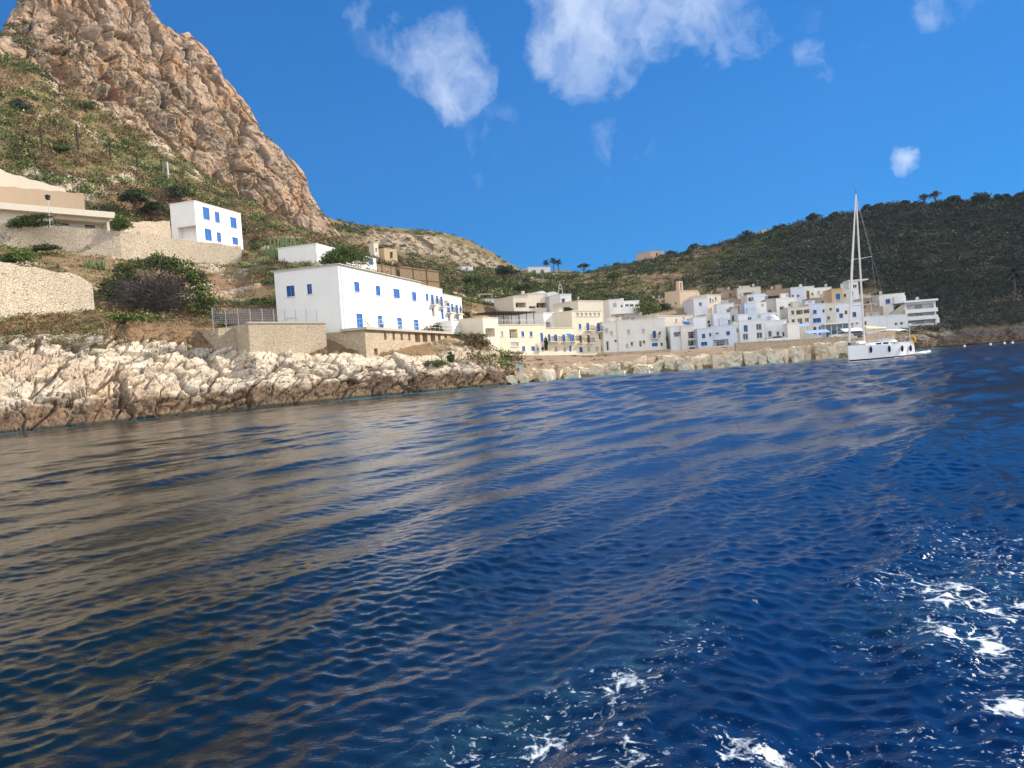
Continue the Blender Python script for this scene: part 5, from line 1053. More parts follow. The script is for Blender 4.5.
# ------------------------------------------------------------------ walls, posts and fences on the left
def wall_along(name, label, cat, pts, mat, thick=.8, cop=None):
    """pts: (photo column, top row, bottom row, depth): a standing wall of real thickness along these points"""
    B = [at(p[0], p[2], p[3]) for p in pts]; Tz = [z_of(b, p[1]) for b, p in zip(B, pts)]; o0 = B[0]; r = empty(name, tuple(o0)); tag(r, label, cat)
    rg = []
    for k, b in enumerate(B):
        d = Vector(B[min(k + 1, len(B) - 1)] - B[max(k - 1, 0)]); nrm = Vector((-d.y, d.x, 0)).normalized() * thick; f = Vector(b - o0); top = Tz[k] - o0[2]
        jz = .12 * math.sin(k * 2.3)
        rg.append([(f.x, f.y, f.z - 4), (f.x + nrm.x, f.y + nrm.y, f.z - 4), (f.x + nrm.x * .9, f.y + nrm.y * .9, top + jz), (f.x + nrm.x * .12, f.y + nrm.y * .12, top + jz)])
    mb = MB(); mb.loft(rg); mb.build('masonry', M[mat], r)
    return r
ux = np.linspace(-120, 243, 34); wall_along('stone_wall', 'long dry stone wall below the bungalow and the white cube house', 'wall', [(x, np.interp(x, [-120, 0, 75, 125, 175, 243], [212, 222, 227, 231.5, 238, 246.5]), np.interp(x, [-120, 0, 60, 100, 175, 243], [238, 249, 252, 257, 265, 266]), np.interp(x, [-120, 0, 75, 125, 175, 243], [108, 111.5, 117, 121.5, 129, 139])) for x in ux], 'stone_l')
ux = np.linspace(-120, 96, 20); wall_along('stone_wall', 'short thick dry stone wall ending left of the half dead bush', 'wall', [(x, np.interp(x, [-120, 0, 84, 96], [250, 261, 275, 284]), np.interp(x, [-120, 0, 96], [300, 309, 318]), np.interp(x, [-120, 0, 96], [62, 71.0, 80])) for x in ux], 'stone_l', 1.2)
ux = np.linspace(-60, 92, 18); wall_along('stone_wall', 'low broken stone wall along the top of the shore rocks', 'wall', [(x, 335.5 + .5 * math.sin(x) - .02 * x, 345 - .03 * x, np.interp(x, [-60, 0, 92], [64.5, 68.0, 72.3])) for x in ux], 'stone_l', .9)
ux = np.linspace(125, 172, 8); wall_along('stone_wall', 'pale retaining wall between the bungalow and the white cube house', 'wall', [(x, np.interp(x, [125, 172], [222, 221]), 243, np.interp(x, [125, 172], [127, 136])) for x in ux], 'stone_l')
ux = np.linspace(-40, 67, 16); wall_along('parapet_wall', 'white sloping parapet of the road above the bungalow', 'wall', [(x, np.interp(x, [-40, 0, 12, 67], [156, 167.5, 173, 188.5]), np.interp(x, [-40, 67], [186, 197]), np.interp(x, [-40, 67], [128, 150])) for x in ux], 'palesand', 2.5)
ux = np.linspace(-60, 86, 18); wall_along('terrace_wall', 'tan plastered terrace wall between the parapet and the bungalow', 'wall', [(x, np.interp(x, [-60, 86], [180, 193.5]), np.interp(x, [-60, 86], [216, 216]), np.interp(x, [-60, 86], [118, 143])) for x in ux], 'sandwall', 1.2)
# concrete retaining block with a fenced yard on top
P0 = at(251, 360, 83); a = R(52); blk = empty('retaining_wall', tuple(P0), a); tag(blk, 'square tan masonry retaining block under the fenced yard', 'wall')
zt = z_of(P0, 323.5) - P0[2]; mb = MB(); mb.box(0, 0, -3, 10.6, 6.5, zt); mb.build('wall', M['stone_c'], blk)
mb = MB(); mb.box(-.1, -.1, zt + .003, 10.7, .35, zt + .18); mb.build('coping', M['concrete'], blk)
mb = MB(); mb.box(-2.2, 2.5, -3, -.004, 6.2, zt - .3); mb.build('wing_wall', M['stone_b'], blk)
fen = empty('mesh_fence', tuple(P0 + np.array([0, 0, zt])), a); tag(fen, 'grey wire mesh fence around the yard in front of the gable', 'fence')
for x in np.arange(-3.9, 9.8, 1.52):
    mb = MB(); mb.bar((x, .5, -.9 if x < 0 else 0), (x, .5, 1.75), .045, n=6); mb.build('post', M['metal'], fen)
mb = MB()
for z in np.arange(.08, 1.7, .2): mb.bar((-3.9, .5, z), (9.8, .5, z), .011, n=4)
for x in np.arange(-3.9, 9.8, .22): mb.bar((x, .5, .05), (x, .5, 1.68), .009, n=4)
mb.build('wire_mesh', M['metal'], fen)
tb = empty('garden_table', tuple(P0 + np.array([5.0 * math.cos(a), 5 * math.sin(a) + 2.2, zt]))); tag(tb, 'small white table in the fenced yard', 'table')
mb = MB(); mb.box(-.8, -.45, .72, .8, .45, .76); mb.build('table_top', M['rail'], tb)
for sx in (-.7, .7):
    for sy in (-.38, .38): mb = MB(); mb.bar((sx, sy, 0), (sx, sy, .72), .03, n=6); mb.build('leg', M['rail'], tb)
# posts
for px_, y0, y1, D, lab, mt, tl in ((41, 124, 150, 172, 'dark wooden post furthest left on the slope', 'darkwood', 0), (79, 124, 151, 178, 'dark wooden post second from the left on the slope', 'darkwood', 0), (110, 139, 160, 184, 'dark post in the middle of the row of five', 'darkwood', 0), (137, 153, 173, 186, 'dark post left of the pale one', 'darkwood', 0), (162.5, 160, 178, 190, 'dark post right beside the pale post', 'darkwood', 0), (168.5, 162, 180, 190, 'pale grey post beside the last dark one', 'metal', 0)):
    b = hill_at(px_, y1) + np.array([0, 0, .1]); r = empty('wooden_post', tuple(b)); tag(r, lab, 'post', 'posts on the slope'); h = z_of(b, y0) - b[2]; mb = MB(); mb.bar((0, 0, -1.5), (0, 0, h), .25, .21, 7); mb.build('pole', M[mt], r)
    mb = MB(); mb.bar((0, 0, h), (0, 0, h + .12), .28, .18, 7); mb.build('cap', M[mt], r)
    if mt == 'metal': mb = MB(); mb.bar((0, 0, h * .95), (-2.8, -.5, -.5), .09, n=5); mb.build('stay', M[mt], r)
b = at(50, 225, 112.2); r = empty('lamp_post', tuple(b)); tag(r, 'lamp post with a black lantern in front of the bungalow', 'lamp post'); h = z_of(b, 200) - b[2]
mb = MB(); mb.bar((0, 0, -.5), (0, 0, h), .06, .045, 8); mb.build('pole', M['metal'], r); mb = MB(); mb.loft([[(q * math.cos(k * .785), q * math.sin(k * .785), z) for k in range(8)] for z, q in ((h, .12), (h + .12, .32), (h + .5, .36), (h + .62, .42), (h + .8, .1))]); mb.build('lantern', M['black'], r)
# reed screens on the terraces behind the row
for (xa, xb, ya, yb_, yt1, D, lab) in ((374, 401, 285, 288, 263, 150, 'brown reed screen nearest the half hidden white house'), (401, 441, 291, 293, 266, 158, 'long brown reed screen behind the end of the row')):
    A, B = at(xa, ya, D), at(xb, yb_, D + 9); r = empty('reed_screen', tuple(A)); tag(r, lab, 'screen', 'reed screens above the row'); za, zb = z_of(A, yt1) - A[2], z_of(B, yt1 + 5) - A[2]; d = B - A
    mb = MB(); rg = [[(0, 0, -2), (0, .12, -2), (0, .12, za), (0, 0, za)], [(d[0], d[1], d[2] - 2), (d[0], d[1] + .12, d[2] - 2), (d[0], d[1] + .12, zb), (d[0], d[1], zb)]]; mb.loft(rg); mb.build('reed_panel', M['reed'], r)
    for k in range(4):
        u = k / 3; mb = MB(); z_ = za + (zb - za) * u + .25; mb.bar((d[0] * u, d[1] * u - .08, d[2] * u - 2), (d[0] * u, d[1] * u - .08, z_), .07, n=5); mb.build('post', M['wood'], r)
    mb = MB(); mb.bar((0, -.1, za * .5), (d[0], d[1] - .1, (zb + d[2]) * .5), .05, n=5); mb.bar((0, -.1, za * .95), (d[0], d[1] - .1, zb * .95), .05, n=5); mb.build('rail', M['wood'], r)

# ------------------------------------------------------------------ quay: blocks, wall, pavilion, cars
def boulder(label, px0, px1, yt, yb, dD, seed, name='boulder', mat='boulder'):
    pxm = (px0 + px1) / 2; D = float(shoreD(pxm)) + dD; w_ = (px1 - px0) / F * D; b = at(pxm, yb, D); h = max(.7, z_of(b, yt) - b[2]); h = min(h, w_ * 1.5)
    g = np.random.default_rng(seed); n = 9; t_ = np.linspace(-1, 1, n); V = []; Q = []
    for ax in range(3):
        for sg in (-1, 1):
            u, v = np.meshgrid(t_, t_, indexing='ij'); c = np.zeros((n, n, 3)); c[..., ax] = sg; c[..., (ax + 1) % 3] = u; c[..., (ax + 2) % 3] = v * sg; i0 = len(V) * n * n; V.append(c.reshape(-1, 3)); ii = np.arange(n * n).reshape(n, n) + i0
            Q.append(np.stack([ii[:-1, :-1], ii[1:, :-1], ii[1:, 1:], ii[:-1, 1:]], -1).reshape(-1, 4))
    V = np.concatenate(V); Q = np.concatenate(Q); L = np.linalg.norm(V, axis=1)[:, None]; V = V * (1 - .07 * sstep(1.25, 1.75, L)) ; dp = w_ * g.uniform(.8, 1.15)
    V = V * np.array([w_ / 2, dp / 2, (h + 1.0) / 2]); sh = g.normal(0, .2, 4); V[:, 0] += sh[0] * V[:, 2]; V[:, 2] += sh[1] * V[:, 0] + (sh[2] * .5 - .08) * V[:, 1]
    tl, e, hid = worley(V + seed * 13.7, 1.1, 3); nn = V / (np.linalg.norm(V, axis=1)[:, None] + 1e-9)
    V = V + nn * ((hid - .5) * .30 + tl * .5 + .16 * (fbm(V + seed * 3.1, .6, 3, 2) - .5))[:, None]
    V[:, 2] += (h - 1.0) / 2 + .0
    key = np.round(V, 4); _, first, inv = np.unique(key, axis=0, return_index=True, return_inverse=True); inv = inv.ravel()
    me = np_mesh(name, V[first], inv[Q], False, {'crack': np.ones(len(first))}); o = link_mesh(name, me, None, [M[mat]]); o.location = b; o.rotation_euler = (0, 0, g.normal(0, .3)); tag(o, label, 'boulder', 'limestone blocks along the quay'); return o
BL = []
for c, lst in ((7.5, ((300, 360, 680, 720), (355, 430, 665, 722), (420, 520, 680, 718), (510, 595, 640, 715), (590, 650, 655, 700), (640, 680, 640, 700), (670, 765, 655, 702), (760, 815, 655, 697), (780, 890, 635, 690), (865, 940, 615, 672), (893, 965, 650, 692))),
               (8.5, ((0, 60, 640, 688), (40, 125, 598, 660), (100, 180, 640, 684), (180, 240, 615, 672), (235, 340, 608, 664), (330, 395, 590, 655), (395, 500, 560, 646), (500, 585, 568, 640), (585, 640, 560, 640), (635, 725, 556, 634), (720, 785, 545, 626))),
               (9.5, ((150, 258, 603, 668), (255, 375, 600, 678), (375, 418, 618, 670), (412, 510, 585, 664), (500, 588, 585, 650), (585, 642, 556, 636), (628, 692, 556, 632), (688, 742, 552, 626), (738, 838, 532, 622), (832, 892, 528, 612), (884, 945, 528, 604)))):
    ox, oy = {7.5: (460, 270), 8.5: (600, 270), 9.5: (700, 260)}[c]
    for q in lst: BL.append((ox + q[0] / 6.4, ox + q[1] / 6.4, oy + q[2] / 6.4, oy + q[3] / 6.4))
ORD = ['first', 'second', 'third', 'fourth', 'fifth', 'sixth', 'seventh', 'eighth', 'ninth', 'tenth', 'eleventh']
for q, (x0, x1, y0, y1) in enumerate(BL):
    w_, h_ = x1 - x0, y1 - y0; shp = 'flat wide' if w_ > 1.7 * h_ else ('broad' if w_ > h_ * 1.15 else ('square' if w_ > h_ * .85 else 'upright'))
    if q < 11: lab = f'{shp} cream block, {ORD[q]} to the right of the grey hut along the water'
    elif q < 22: lab = f'{shp} pale block below the beige house, {ORD[21 - q]} leftward of the quay wall'
    else: lab = f'{shp} quay block, {ORD[32 - q]} to the left of the yacht bow'
    boulder(lab, x0 - .6, x1 + .6, y0, y1, .6 + .8 * (q % 3), 200 + q)
for q in range(0, 38, 2):                                   # second row, half hidden behind the first
    px_ = 512 + q * 6.35; yb_ = float(y_for_z(px_, float(shoreD(px_)) + 4.0, .9)); u = random.Random(q); h_ = u.uniform(5, 9) * (1 if q > 5 else .6); w_ = u.uniform(8, 14)
    lab = f"{'larger' if w_ > 11 else 'smaller'} cream block in the back row of the quay, {'below the ' + ('pale yellow house' if px_ < 548 else 'tall house' if px_ < 605 else 'beige house' if px_ < 668 else 'light blue house')}"
    boulder(lab, px_ - w_ / 2, px_ + w_ / 2, yb_ - h_, yb_, 4.0, 300 + q)
mbk = empty('grey_hut', tuple(at(519.5, 374, 105))); tag(mbk, 'small grey metal hut at the left end of the quay blocks', 'hut')
mb = MB(); mb.box(-.55, -.4, -.6, .55, .5, 1.25); mb.build('cabinet', M['metal'], mbk); mb = MB(); mb.box(-.62, -.48, 1.252, .62, .58, 1.32); mb.build('lid', M['concrete'], mbk); mb = MB(); mb.box(-.4, -.43, -.2, .4, -.404, 1.1); mb.build('door', M['metal'], mbk)
A = [(736, 124, 343.5), (780, 126, 341.2), (820, 127, 338.6), (852, 129, 336.8)]; o0 = at(736, 350, 124); r = empty('quay_wall', tuple(o0)); tag(r, 'long low tan quay wall behind the blocks left of the yacht', 'wall'); rg = []
for px_, D, yt in A:
    c = at(px_, 352, D); z_ = z_of(c, yt) - o0[2]; x, y = c[0] - o0[0], c[1] - o0[1]; rg.append([(x, y, -4), (x, y + .7, -4), (x, y + .7, z_), (x, y, z_)])
mb = MB(); mb.loft(rg); mb.build('masonry', M['stone_b'], r); mb = MB(); mb.loft([[(p[3][0], p[3][1] - .08, p[3][2] + .003), (p[2][0], p[2][1] + .06, p[2][2] + .003), (p[2][0], p[2][1] + .06, p[2][2] + .16), (p[3][0], p[3][1] - .08, p[3][2] + .16)] for p in rg]); mb.build('coping', M['concrete'], r)
A = [(598, 131, 352.8), (640, 133, 351), (672, 135, 349)]; o0 = at(598, 358, 131); r = empty('bank_wall', tuple(o0)); tag(r, 'low dark stone wall in front of the beige house', 'wall'); rg = []
for px_, D, yt in A:
    c = at(px_, 356, D); z_ = z_of(c, yt) - o0[2]; x, y = c[0] - o0[0], c[1] - o0[1]; rg.append([(x, y, -3), (x, y + .6, -3), (x, y + .6, z_), (x, y, z_)])
mb = MB(); mb.loft(rg); mb.build('masonry', M['stone_b'], r)
A = [(503, 124.5, 353.8), (548, 133, 354.6), (572, 139, 354.6), (600, 145, 353.0)]; o0 = at(503, 358, 124.5); r = empty('street_parapet', tuple(o0)); tag(r, 'pale ochre parapet along the street of the sunlit houses', 'wall'); rg = []
for px_, D, yt in A:
    c = at(px_, 356, D); z_ = z_of(c, yt) - o0[2]; x, y = c[0] - o0[0], c[1] - o0[1]; rg.append([(x, y, -4), (x, y + .4, -4), (x, y + .4, z_), (x, y, z_)])
mb = MB(); mb.loft(rg); mb.build('masonry', M['cream'], r)
# glazed pavilion, awnings and canopies along the quay road
def frame_of(px_, py, D, yaw, name, label, cat): r = empty(name, tuple(at(px_, py, D)), R(yaw)); tag(r, label, cat); return r
r = frame_of(826, 338.5, 150, -8, 'glass_pavilion', 'white framed glass pavilion with a flat roof on the quay', 'pavilion')
for x in np.linspace(0, 4.4, 5): mb = MB(); mb.box(x - .06, -.06, 0, x + .06, .06, 2.75); mb.build('post', M['rail'], r)
mb = MB(); mb.box(.06, .0, .1, 4.34, .03, 2.7); mb.build('glass_front', M['glassblue'], r); mb = MB(); mb.box(-.3, -.5, 2.76, 6.6, 4, 3.0); mb.build('flat_roof', M['white'], r); mb = MB(); mb.box(0, 3.2, 0, 6.4, 3.4, 2.75); mb.build('back_wall', M['shadewhite'], r)
def canopy(px_, py, D, yaw, w_, dp, h, label, mat='awning'):
    r = frame_of(px_, py, D, yaw, 'canopy', label, 'canopy'); mb = MB(); rg = []
    for k in range(7): u = k / 6; rg.append([(w_ * u, 0, h - .25 + .06 * math.sin(u * 19)), (w_ * u, dp, h + .35), (w_ * u, dp, h + .40), (w_ * u, 0, h - .2 + .06 * math.sin(u * 19))])
    mb.loft(rg); mb.build('canopy_cloth', M[mat], r)
    for x in (.1, w_ - .1):
        for y in (.1, dp - .1): mb = MB(); mb.bar((x, y, 0), (x, y, h), .05, n=6); mb.build('post', M['metal'], r)
    return r
canopy(808, 340.5, 140, -5, 4.2, 2.4, 1.5, 'long pale canopy behind the quay wall left of the glass pavilion', 'awning'); canopy(800, 337, 157, -8, 2.2, 2.0, 2.4, 'light blue awning over the dark shop front on the quay', 'awning'); canopy(845, 339.5, 141, -5, 3.6, 2.2, 1.7, 'white canopy beside the right end of the quay wall', 'canvas')
canopy(753, 299, 163, -8, 3.2, 3, .6, 'pale blue tent cloth on the terrace above the large dark windows', 'awning'); canopy(684, 327, 155, 0, 1.4, 1.5, .8, 'bright blue cloth on the terrace under the small white cube', 'shutter'); canopy(569.7, 350, 139.9, 48, 1.6, .7, 2.7, 'bright blue awning beside the tall cream house', 'shutter')
parasol(tuple(at(868.7, 337, 146)), 'tall white folded parasol on the quay behind the yacht mast', 2.7)
def car(px_, py, D, yaw, col, label):
    r = frame_of(px_, py, D, yaw, 'parked_car', label, 'car'); r['group'] = 'cars on the quay road'; prof = [(-2.05, .35), (-2.1, .75), (-1.95, .92), (-1.2, .98), (-.6, 1.42), (.75, 1.46), (1.55, 1.0), (2.0, .95), (2.1, .6), (2.05, .35)]
    mb = MB(); mb.loft([[(x, y, z) for x, z in prof] for y in (-.85, .85)]); mb.build('body', M[col], r)
    mb = MB(); gl = [(-1.05, 1.0), (-.55, 1.36), (.7, 1.39), (1.35, 1.02)]
    for y in (-.857, .857): mb.quad(*[(x, y, z) for x, z in gl])
    mb.build('side_glass', M['glass'], r); mb = MB(); mb.quad((-1.2, -.7, 1.0), (-1.2, .7, 1.0), (-.63, .66, 1.42), (-.63, -.66, 1.42)); mb.build('windscreen', M['glass'], r)
    for x in (-1.3, 1.3):
        for y in (-.87, .87): mb = MB(); mb.bar((x, y - .1, .32), (x, y + .1, .32), .32, n=14); w0 = mb.build('wheel', M['black'], r); mb = MB(); mb.bar((x, y - .11, .32), (x, y + .11, .32), .18, n=10); mb.build('rim', M['metal'], w0)
M['carwhite'] = plain('white_car_paint', (0.7, 0.7, 0.7), 0.25, 0.5, .03); M['cargrey'] = plain('grey_car_paint', (0.12, 0.14, 0.17), 0.25, 0.5, .05)
car(776, 343.4, 144, -5, 'carwhite', 'white parked car under the bluish dome house'); car(853.5, 338, 143, -8, 'cargrey', 'dark grey parked car in front of the glass pavilion'); car(841, 339.2, 143, -8, 'carwhite', 'white parked car between the canopy and the dark grey car')
b = at(872.5, 305, 168); r = empty('slanting_pole', tuple(b)); tag(r, 'slanting pole with a long crossbar above the brown terrace house', 'pole'); mb = MB(); mb.bar((0, 0, -4), (-.6, 0, 2.8), .07, n=6); mb.build('post', M['metal'], r); mb = MB(); mb.bar((-2.2, 0, 2.1), (1.4, 0, 3.1), .06, n=6); mb.build('crossbar', M['metal'], r)
for q, (px_, py) in enumerate(((628, 0), (745, 0))): pass
# rooftop aerials of the village
for q, (px_, py, D, lab) in enumerate(((615, 300, 178, 'thin aerial on the white round terrace house'), (700, 292, 190, 'thin aerial on the sunlit cream house'), (758, 288, 186, 'aerial on the roof by the blue tented terrace'), (806, 286, 194, 'aerial on the cream upper terrace house'), (722, 326, 153, 'aerial on the pale blue waterfront house'))):
    b = at(px_, py, D); r = empty('aerial', tuple(b)); tag(r, lab, 'aerial', 'roof aerials'); mb = MB(); mb.bar((0, 0, -1.5), (0, 0, 2.0), .03, n=5); mb.build('mast', M['metal'], r); mb = MB(); mb.bar((-.5, 0, 1.8), (.5, 0, 1.8), .02, n=4)
    for k in range(5): mb.bar((-.45 + .22 * k, -.25, 1.8), (-.45 + .22 * k, .25, 1.8), .015, n=4)
    mb.build('antenna', M['metal'], r)

# ------------------------------------------------------------------ yacht
LY = 15.0; b = on_level(849.0, 362.0); Db = 90.5; b = at(848.6, float(y_for_z(848.6, Db, 0)), Db); yr = empty('sailing_yacht', tuple(b), R(40)); tag(yr, 'white sailing yacht with a tall mast and furled sails at anchor', 'yacht')
M['gel'] = plain('white_gelcoat', (0.80, 0.80, 0.78), 0.2, 0.5, .02); M['teak'] = plain('teak_deck', (0.34, 0.25, 0.16), 0.7, var=.2); M['stripe'] = plain('dark_boot_stripe', (0.03, 0.02, 0.025), 0.4); M['alu'] = plain('cream_mast_paint', (0.74, 0.70, 0.62), 0.35, .5, .04); M['yel'] = plain('yellow_lifebuoy', (0.75, 0.42, 0.02), 0.6); M['fend'] = plain('navy_fender_cover', (0.015, 0.02, 0.05), 0.8); M['rubber'] = plain('pale_grey_rubber', (0.50, 0.50, 0.50), 0.5)
def beam(s): return 2.25 * min(1, (math.sin(min(1, s / .62) * math.pi / 2) ** .85)) * (1 - .20 * max(0, (s - .62) / .38) ** 1.5) + .04
def sheer(s): return 2.05 - .45 * s + .10 * (s - .5) ** 2
secs = []; ns = 26
for k in range(ns + 1):
    s = k / ns; x = s * LY; bb = beam(s); sh = sheer(s); rr_ = []
    for f, z in ((1, sh), (1.0, sh * .6), (.985, .32), (.97, .14), (.90, -.1), (.55, -.5), (.0, -.65)): rr_.append((f * bb * (1 if z > .3 or s > .3 else (.55 + 1.5 * s)), z))
    xs = lambda z: x + (.35 * (z / 1.6) if s == 1 else 0) * -1 + (.0 if s else .25 * (1 - z / 1.7) * .4)
    secs.append([(xs(z), -y, z) for y, z in rr_] + [(xs(z), y, z) for y, z in reversed(rr_[:-1])])
mb = MB(); n = len(secs[0])
for k in range(ns):
    for q in range(n - 1):
        zm = (secs[k][q][2] + secs[k][q + 1][2]) / 2; i = len(mb.v); mb.quad(secs[k][q], secs[k][q + 1], secs[k + 1][q + 1], secs[k + 1][q], 1 if .12 < zm < .3 else 0)
mb.f.append(tuple(range(len(mb.v), len(mb.v) + n))); mb.v += secs[-1]; mb.m.append(0)
mb.f.append(tuple(range(len(mb.v), len(mb.v) + n))); mb.v += secs[0]; mb.m.append(0)
mb.build('hull', [M['gel'], M['stripe']], yr)
mb = MB()
for k in range(ns): mb.quad((secs[k][0][0], secs[k][0][1] + .05, sheer(k / ns) - .04), (secs[k + 1][0][0], secs[k + 1][0][1] + .05, sheer((k + 1) / ns) - .04), (secs[k + 1][-1][0], secs[k + 1][-1][1] - .05, sheer((k + 1) / ns) - .04), (secs[k][-1][0], secs[k][-1][1] - .05, sheer(k / ns) - .04))
mb.build('deck', M['teak'], yr)
mb = MB(); rg = []
for s, hw, z in ((.24, .5, .02), (.30, .95, .32), (.45, 1.25, .48), (.62, 1.35, .55), (.66, 1.35, .62)):
    x = s * LY; zb = sheer(s) - .05; rg.append([(x, -hw, zb), (x, -hw * .82, zb + z), (x, hw * .82, zb + z), (x, hw, zb)])
mb.loft(rg); cab = mb.build('coachroof', M['gel'], yr)
for s0, s1 in ((.36, .44), (.47, .57)):
    for sg in (-1, 1):
        mb = MB(); f = lambda s, u: (s * LY, sg * (np.interp(s, [.30, .45, .62], [.95, 1.25, 1.35]) * (1 - .18 * u) + .02), sheer(s) - .05 + u * np.interp(s, [.3, .45, .62], [.32, .48, .55])); mb.quad(f(s0, .3), f(s1, .3), f(s1, .8), f(s0, .8)); mb.build('cabin_window', M['glass'], cab)
mb = MB(); cz = sheer(.8); mb.box(.67 * LY, -1.75, cz - .1, .69 * LY, 1.75, cz + .35); mb.box(.69 * LY, -1.85, cz - .1, .97 * LY, -1.45, cz + .32); mb.box(.69 * LY, 1.45, cz - .1, .97 * LY, 1.85, cz + .32); mb.build('cockpit_coaming', M['gel'], yr)
for sg in (-.8, .8):
    mb = MB(); c = (.90 * LY, sg, cz + .75); pr = None
    for k in range(17):
        th = k * math.pi / 8; p_ = (c[0], c[1] + .55 * math.cos(th), c[2] + .55 * math.sin(th)); 
        if pr: mb.bar(pr, p_, .022, n=5)
        pr = p_
    for k in range(4): th = k * math.pi / 4; mb.bar((c[0], c[1] + .55 * math.cos(th), c[2] + .55 * math.sin(th)), (c[0], c[1] - .55 * math.cos(th), c[2] - .55 * math.sin(th)), .014, n=4)
    mb.bar((c[0] - .1, c[1], cz - .2), (c[0] - .1, c[1], c[2]), .11, n=8); mb.build('steering_wheel', M['metal'], yr)
MX = .30 * LY; MH = 20.8; mb = MB(); mb.path([(MX, 0, sheer(.3)), (MX - .05, 0, 9), (MX - .05, 0, MH)], [.125, .12, .085], 10); mast = mb.build('mast', M['alu'], yr)
for z, l in ((7.0, 1.65), (12.8, 1.3)):
    for sg in (-1, 1): mb = MB(); mb.bar((MX, 0, z), (MX + .45, sg * l, z + .1), .05, .03, 6); mb.build('spreader', M['alu'], mast)
mb = MB(); mb.bar((MX, 0, MH), (MX, 0, MH + .7), .02, n=4); mb.bar((MX - .3, 0, MH + .35), (MX + .35, 0, MH + .4), .02, n=4); mb.build('wind_vane', M['black'], mast)
mb = MB(); mb.path([(.45, 0, sheer(0) + .35), (MX * .5, 0, (MH + sheer(0)) / 2), (MX - .12, 0, MH - .3)], [.15, .15, .07], 8); mb.build('furled_jib', M['alu'], yr)
mb = MB(); mb.bar((.4, 0, sheer(0)), (.45, 0, sheer(0) + .36), .16, n=8); mb.build('furler_drum', M['black'], yr)
for sg in (-1, 1):
    mb = MB(); mb.path([(MX + .35, sg * 2.05, sheer(.32)), (MX + .45, sg * 1.62, 7.1), (MX + .42, sg * 1.28, 12.9), (MX, 0, MH - .2)], .013, 4); mb.build('shroud', M['metal'], yr)
    mb = MB(); mb.path([(.985 * LY, sg * 1.5, sheer(1)), (.75 * LY, 0, 6.6)], .012, 4); mb.build('backstay_leg', M['metal'], yr)
mb = MB(); mb.bar((.75 * LY, 0, 6.6), (MX, 0, MH), .012, n=4); mb.build('backstay', M['metal'], yr)
mb = MB(); bz = sheer(.4) + 1.75; mb.bar((MX + .1, 0, bz), (MX + 6.2, 0, bz + .12), .10, n=8); boom = mb.build('boom', M['alu'], yr)
mb = MB(); rg = []
for k in range(9):
    u = k / 8; x = MX + .25 + 5.8 * u; hh = .58 * (1 - .62 * u); wd = .26 * (1 - .4 * u); rg.append([(x, wd * math.cos(q * math.pi / 4), bz + .12 * u + .12 + hh * .5 + hh * .62 * math.sin(q * math.pi / 4) + .03 * math.sin(k * 3 + q)) for q in range(8)])
mb.loft(rg); mb.build('sail_cover', M['creamcanvas'], boom)
mb = MB(); rg = []
for x, hw, z in ((.60 * LY, 1.2, .62), (.615 * LY, 1.35, .8), (.66 * LY, 1.45, .9), (.70 * LY, 1.5, .86)):
    zb = sheer(.64); rg.append([(x, hw * math.cos(math.pi * q / 8), zb + .35 + (z - .35) * math.sin(math.pi * q / 8)) for q in range(9)])
mb.loft(rg, cap=False, closed=False); mb.build('spray_hood', M['canvas'], yr)
mb = MB(); rg = []
for k in range(9):
    u = k / 8; x = .715 * LY + 3.0 * u; rg.append([(x, 1.62 * math.cos(math.pi * q / 8), cz + 1.75 + .12 * math.sin(u * math.pi) + .22 * math.sin(math.pi * q / 8)) for q in range(9)])
mb.loft(rg, cap=False, closed=False); bim = mb.build('bimini', M['canvas'], yr)
for x in (.72 * LY, .80 * LY, .91 * LY):
    mb = MB()
    for sg in (-1, 1): mb.bar((.81 * LY, sg * 1.72, cz + .3), (x, sg * 1.6, cz + 1.76), .018, n=5)
    mb.build('hoop', M['metal'], bim)
for sg in (-1, 1):
    mb = MB(); pts = [(s * LY, sg * (beam(s) - .08), sheer(s)) for s in np.linspace(.10, .93, 11)]
    for p_ in pts: mb.bar(p_, (p_[0], p_[1], p_[2] + .65), .015, n=5)
    for hh in (.33, .64): mb.path([(p_[0], p_[1], p_[2] + hh) for p_ in pts], .008, 4)
    mb.build('guard_rail', M['metal'], yr)
mb = MB()
for hh in (.35, .7): mb.path([(.10 * LY, -(beam(.1) - .08), sheer(.1) + hh * .95), (.0, -.12, sheer(0) + hh), (.0, .12, sheer(0) + hh), (.10 * LY, beam(.1) - .08, sheer(.1) + hh * .95)], .016, 5)
for p_ in ((.1, -.12), (.1, .12)): mb.bar((p_[0], p_[1], sheer(0)), (.0, p_[1], sheer(0) + .7), .016, n=5)
mb.build('pulpit', M['metal'], yr)
mb = MB()
for hh in (.35, .7): mb.path([(.93 * LY, -1.72, sheer(.93) + hh), (.99 * LY, -1.6, sheer(1) + hh), (.99 * LY, -.5, sheer(1) + hh)], .016, 5); mb.path([(.93 * LY, 1.72, sheer(.93) + hh), (.99 * LY, 1.6, sheer(1) + hh), (.99 * LY, .5, sheer(1) + hh)], .016, 5)
for y in (-1.6, -.5, .5, 1.6): mb.bar((.99 * LY, y, sheer(1)), (.99 * LY, y, sheer(1) + .7), .016, n=5)
mb.build('pushpit', M['metal'], yr)
mb = MB(); mb.bar((.985 * LY, -1.35, sheer(1)), (.985 * LY, -1.35, sheer(1) + 2.5), .03, n=6); mb.ball((.985 * LY, -1.35, sheer(1) + 2.6), (.28, .28, .12), 10, 5); mb.build('radar_pole', M['gel'], yr)
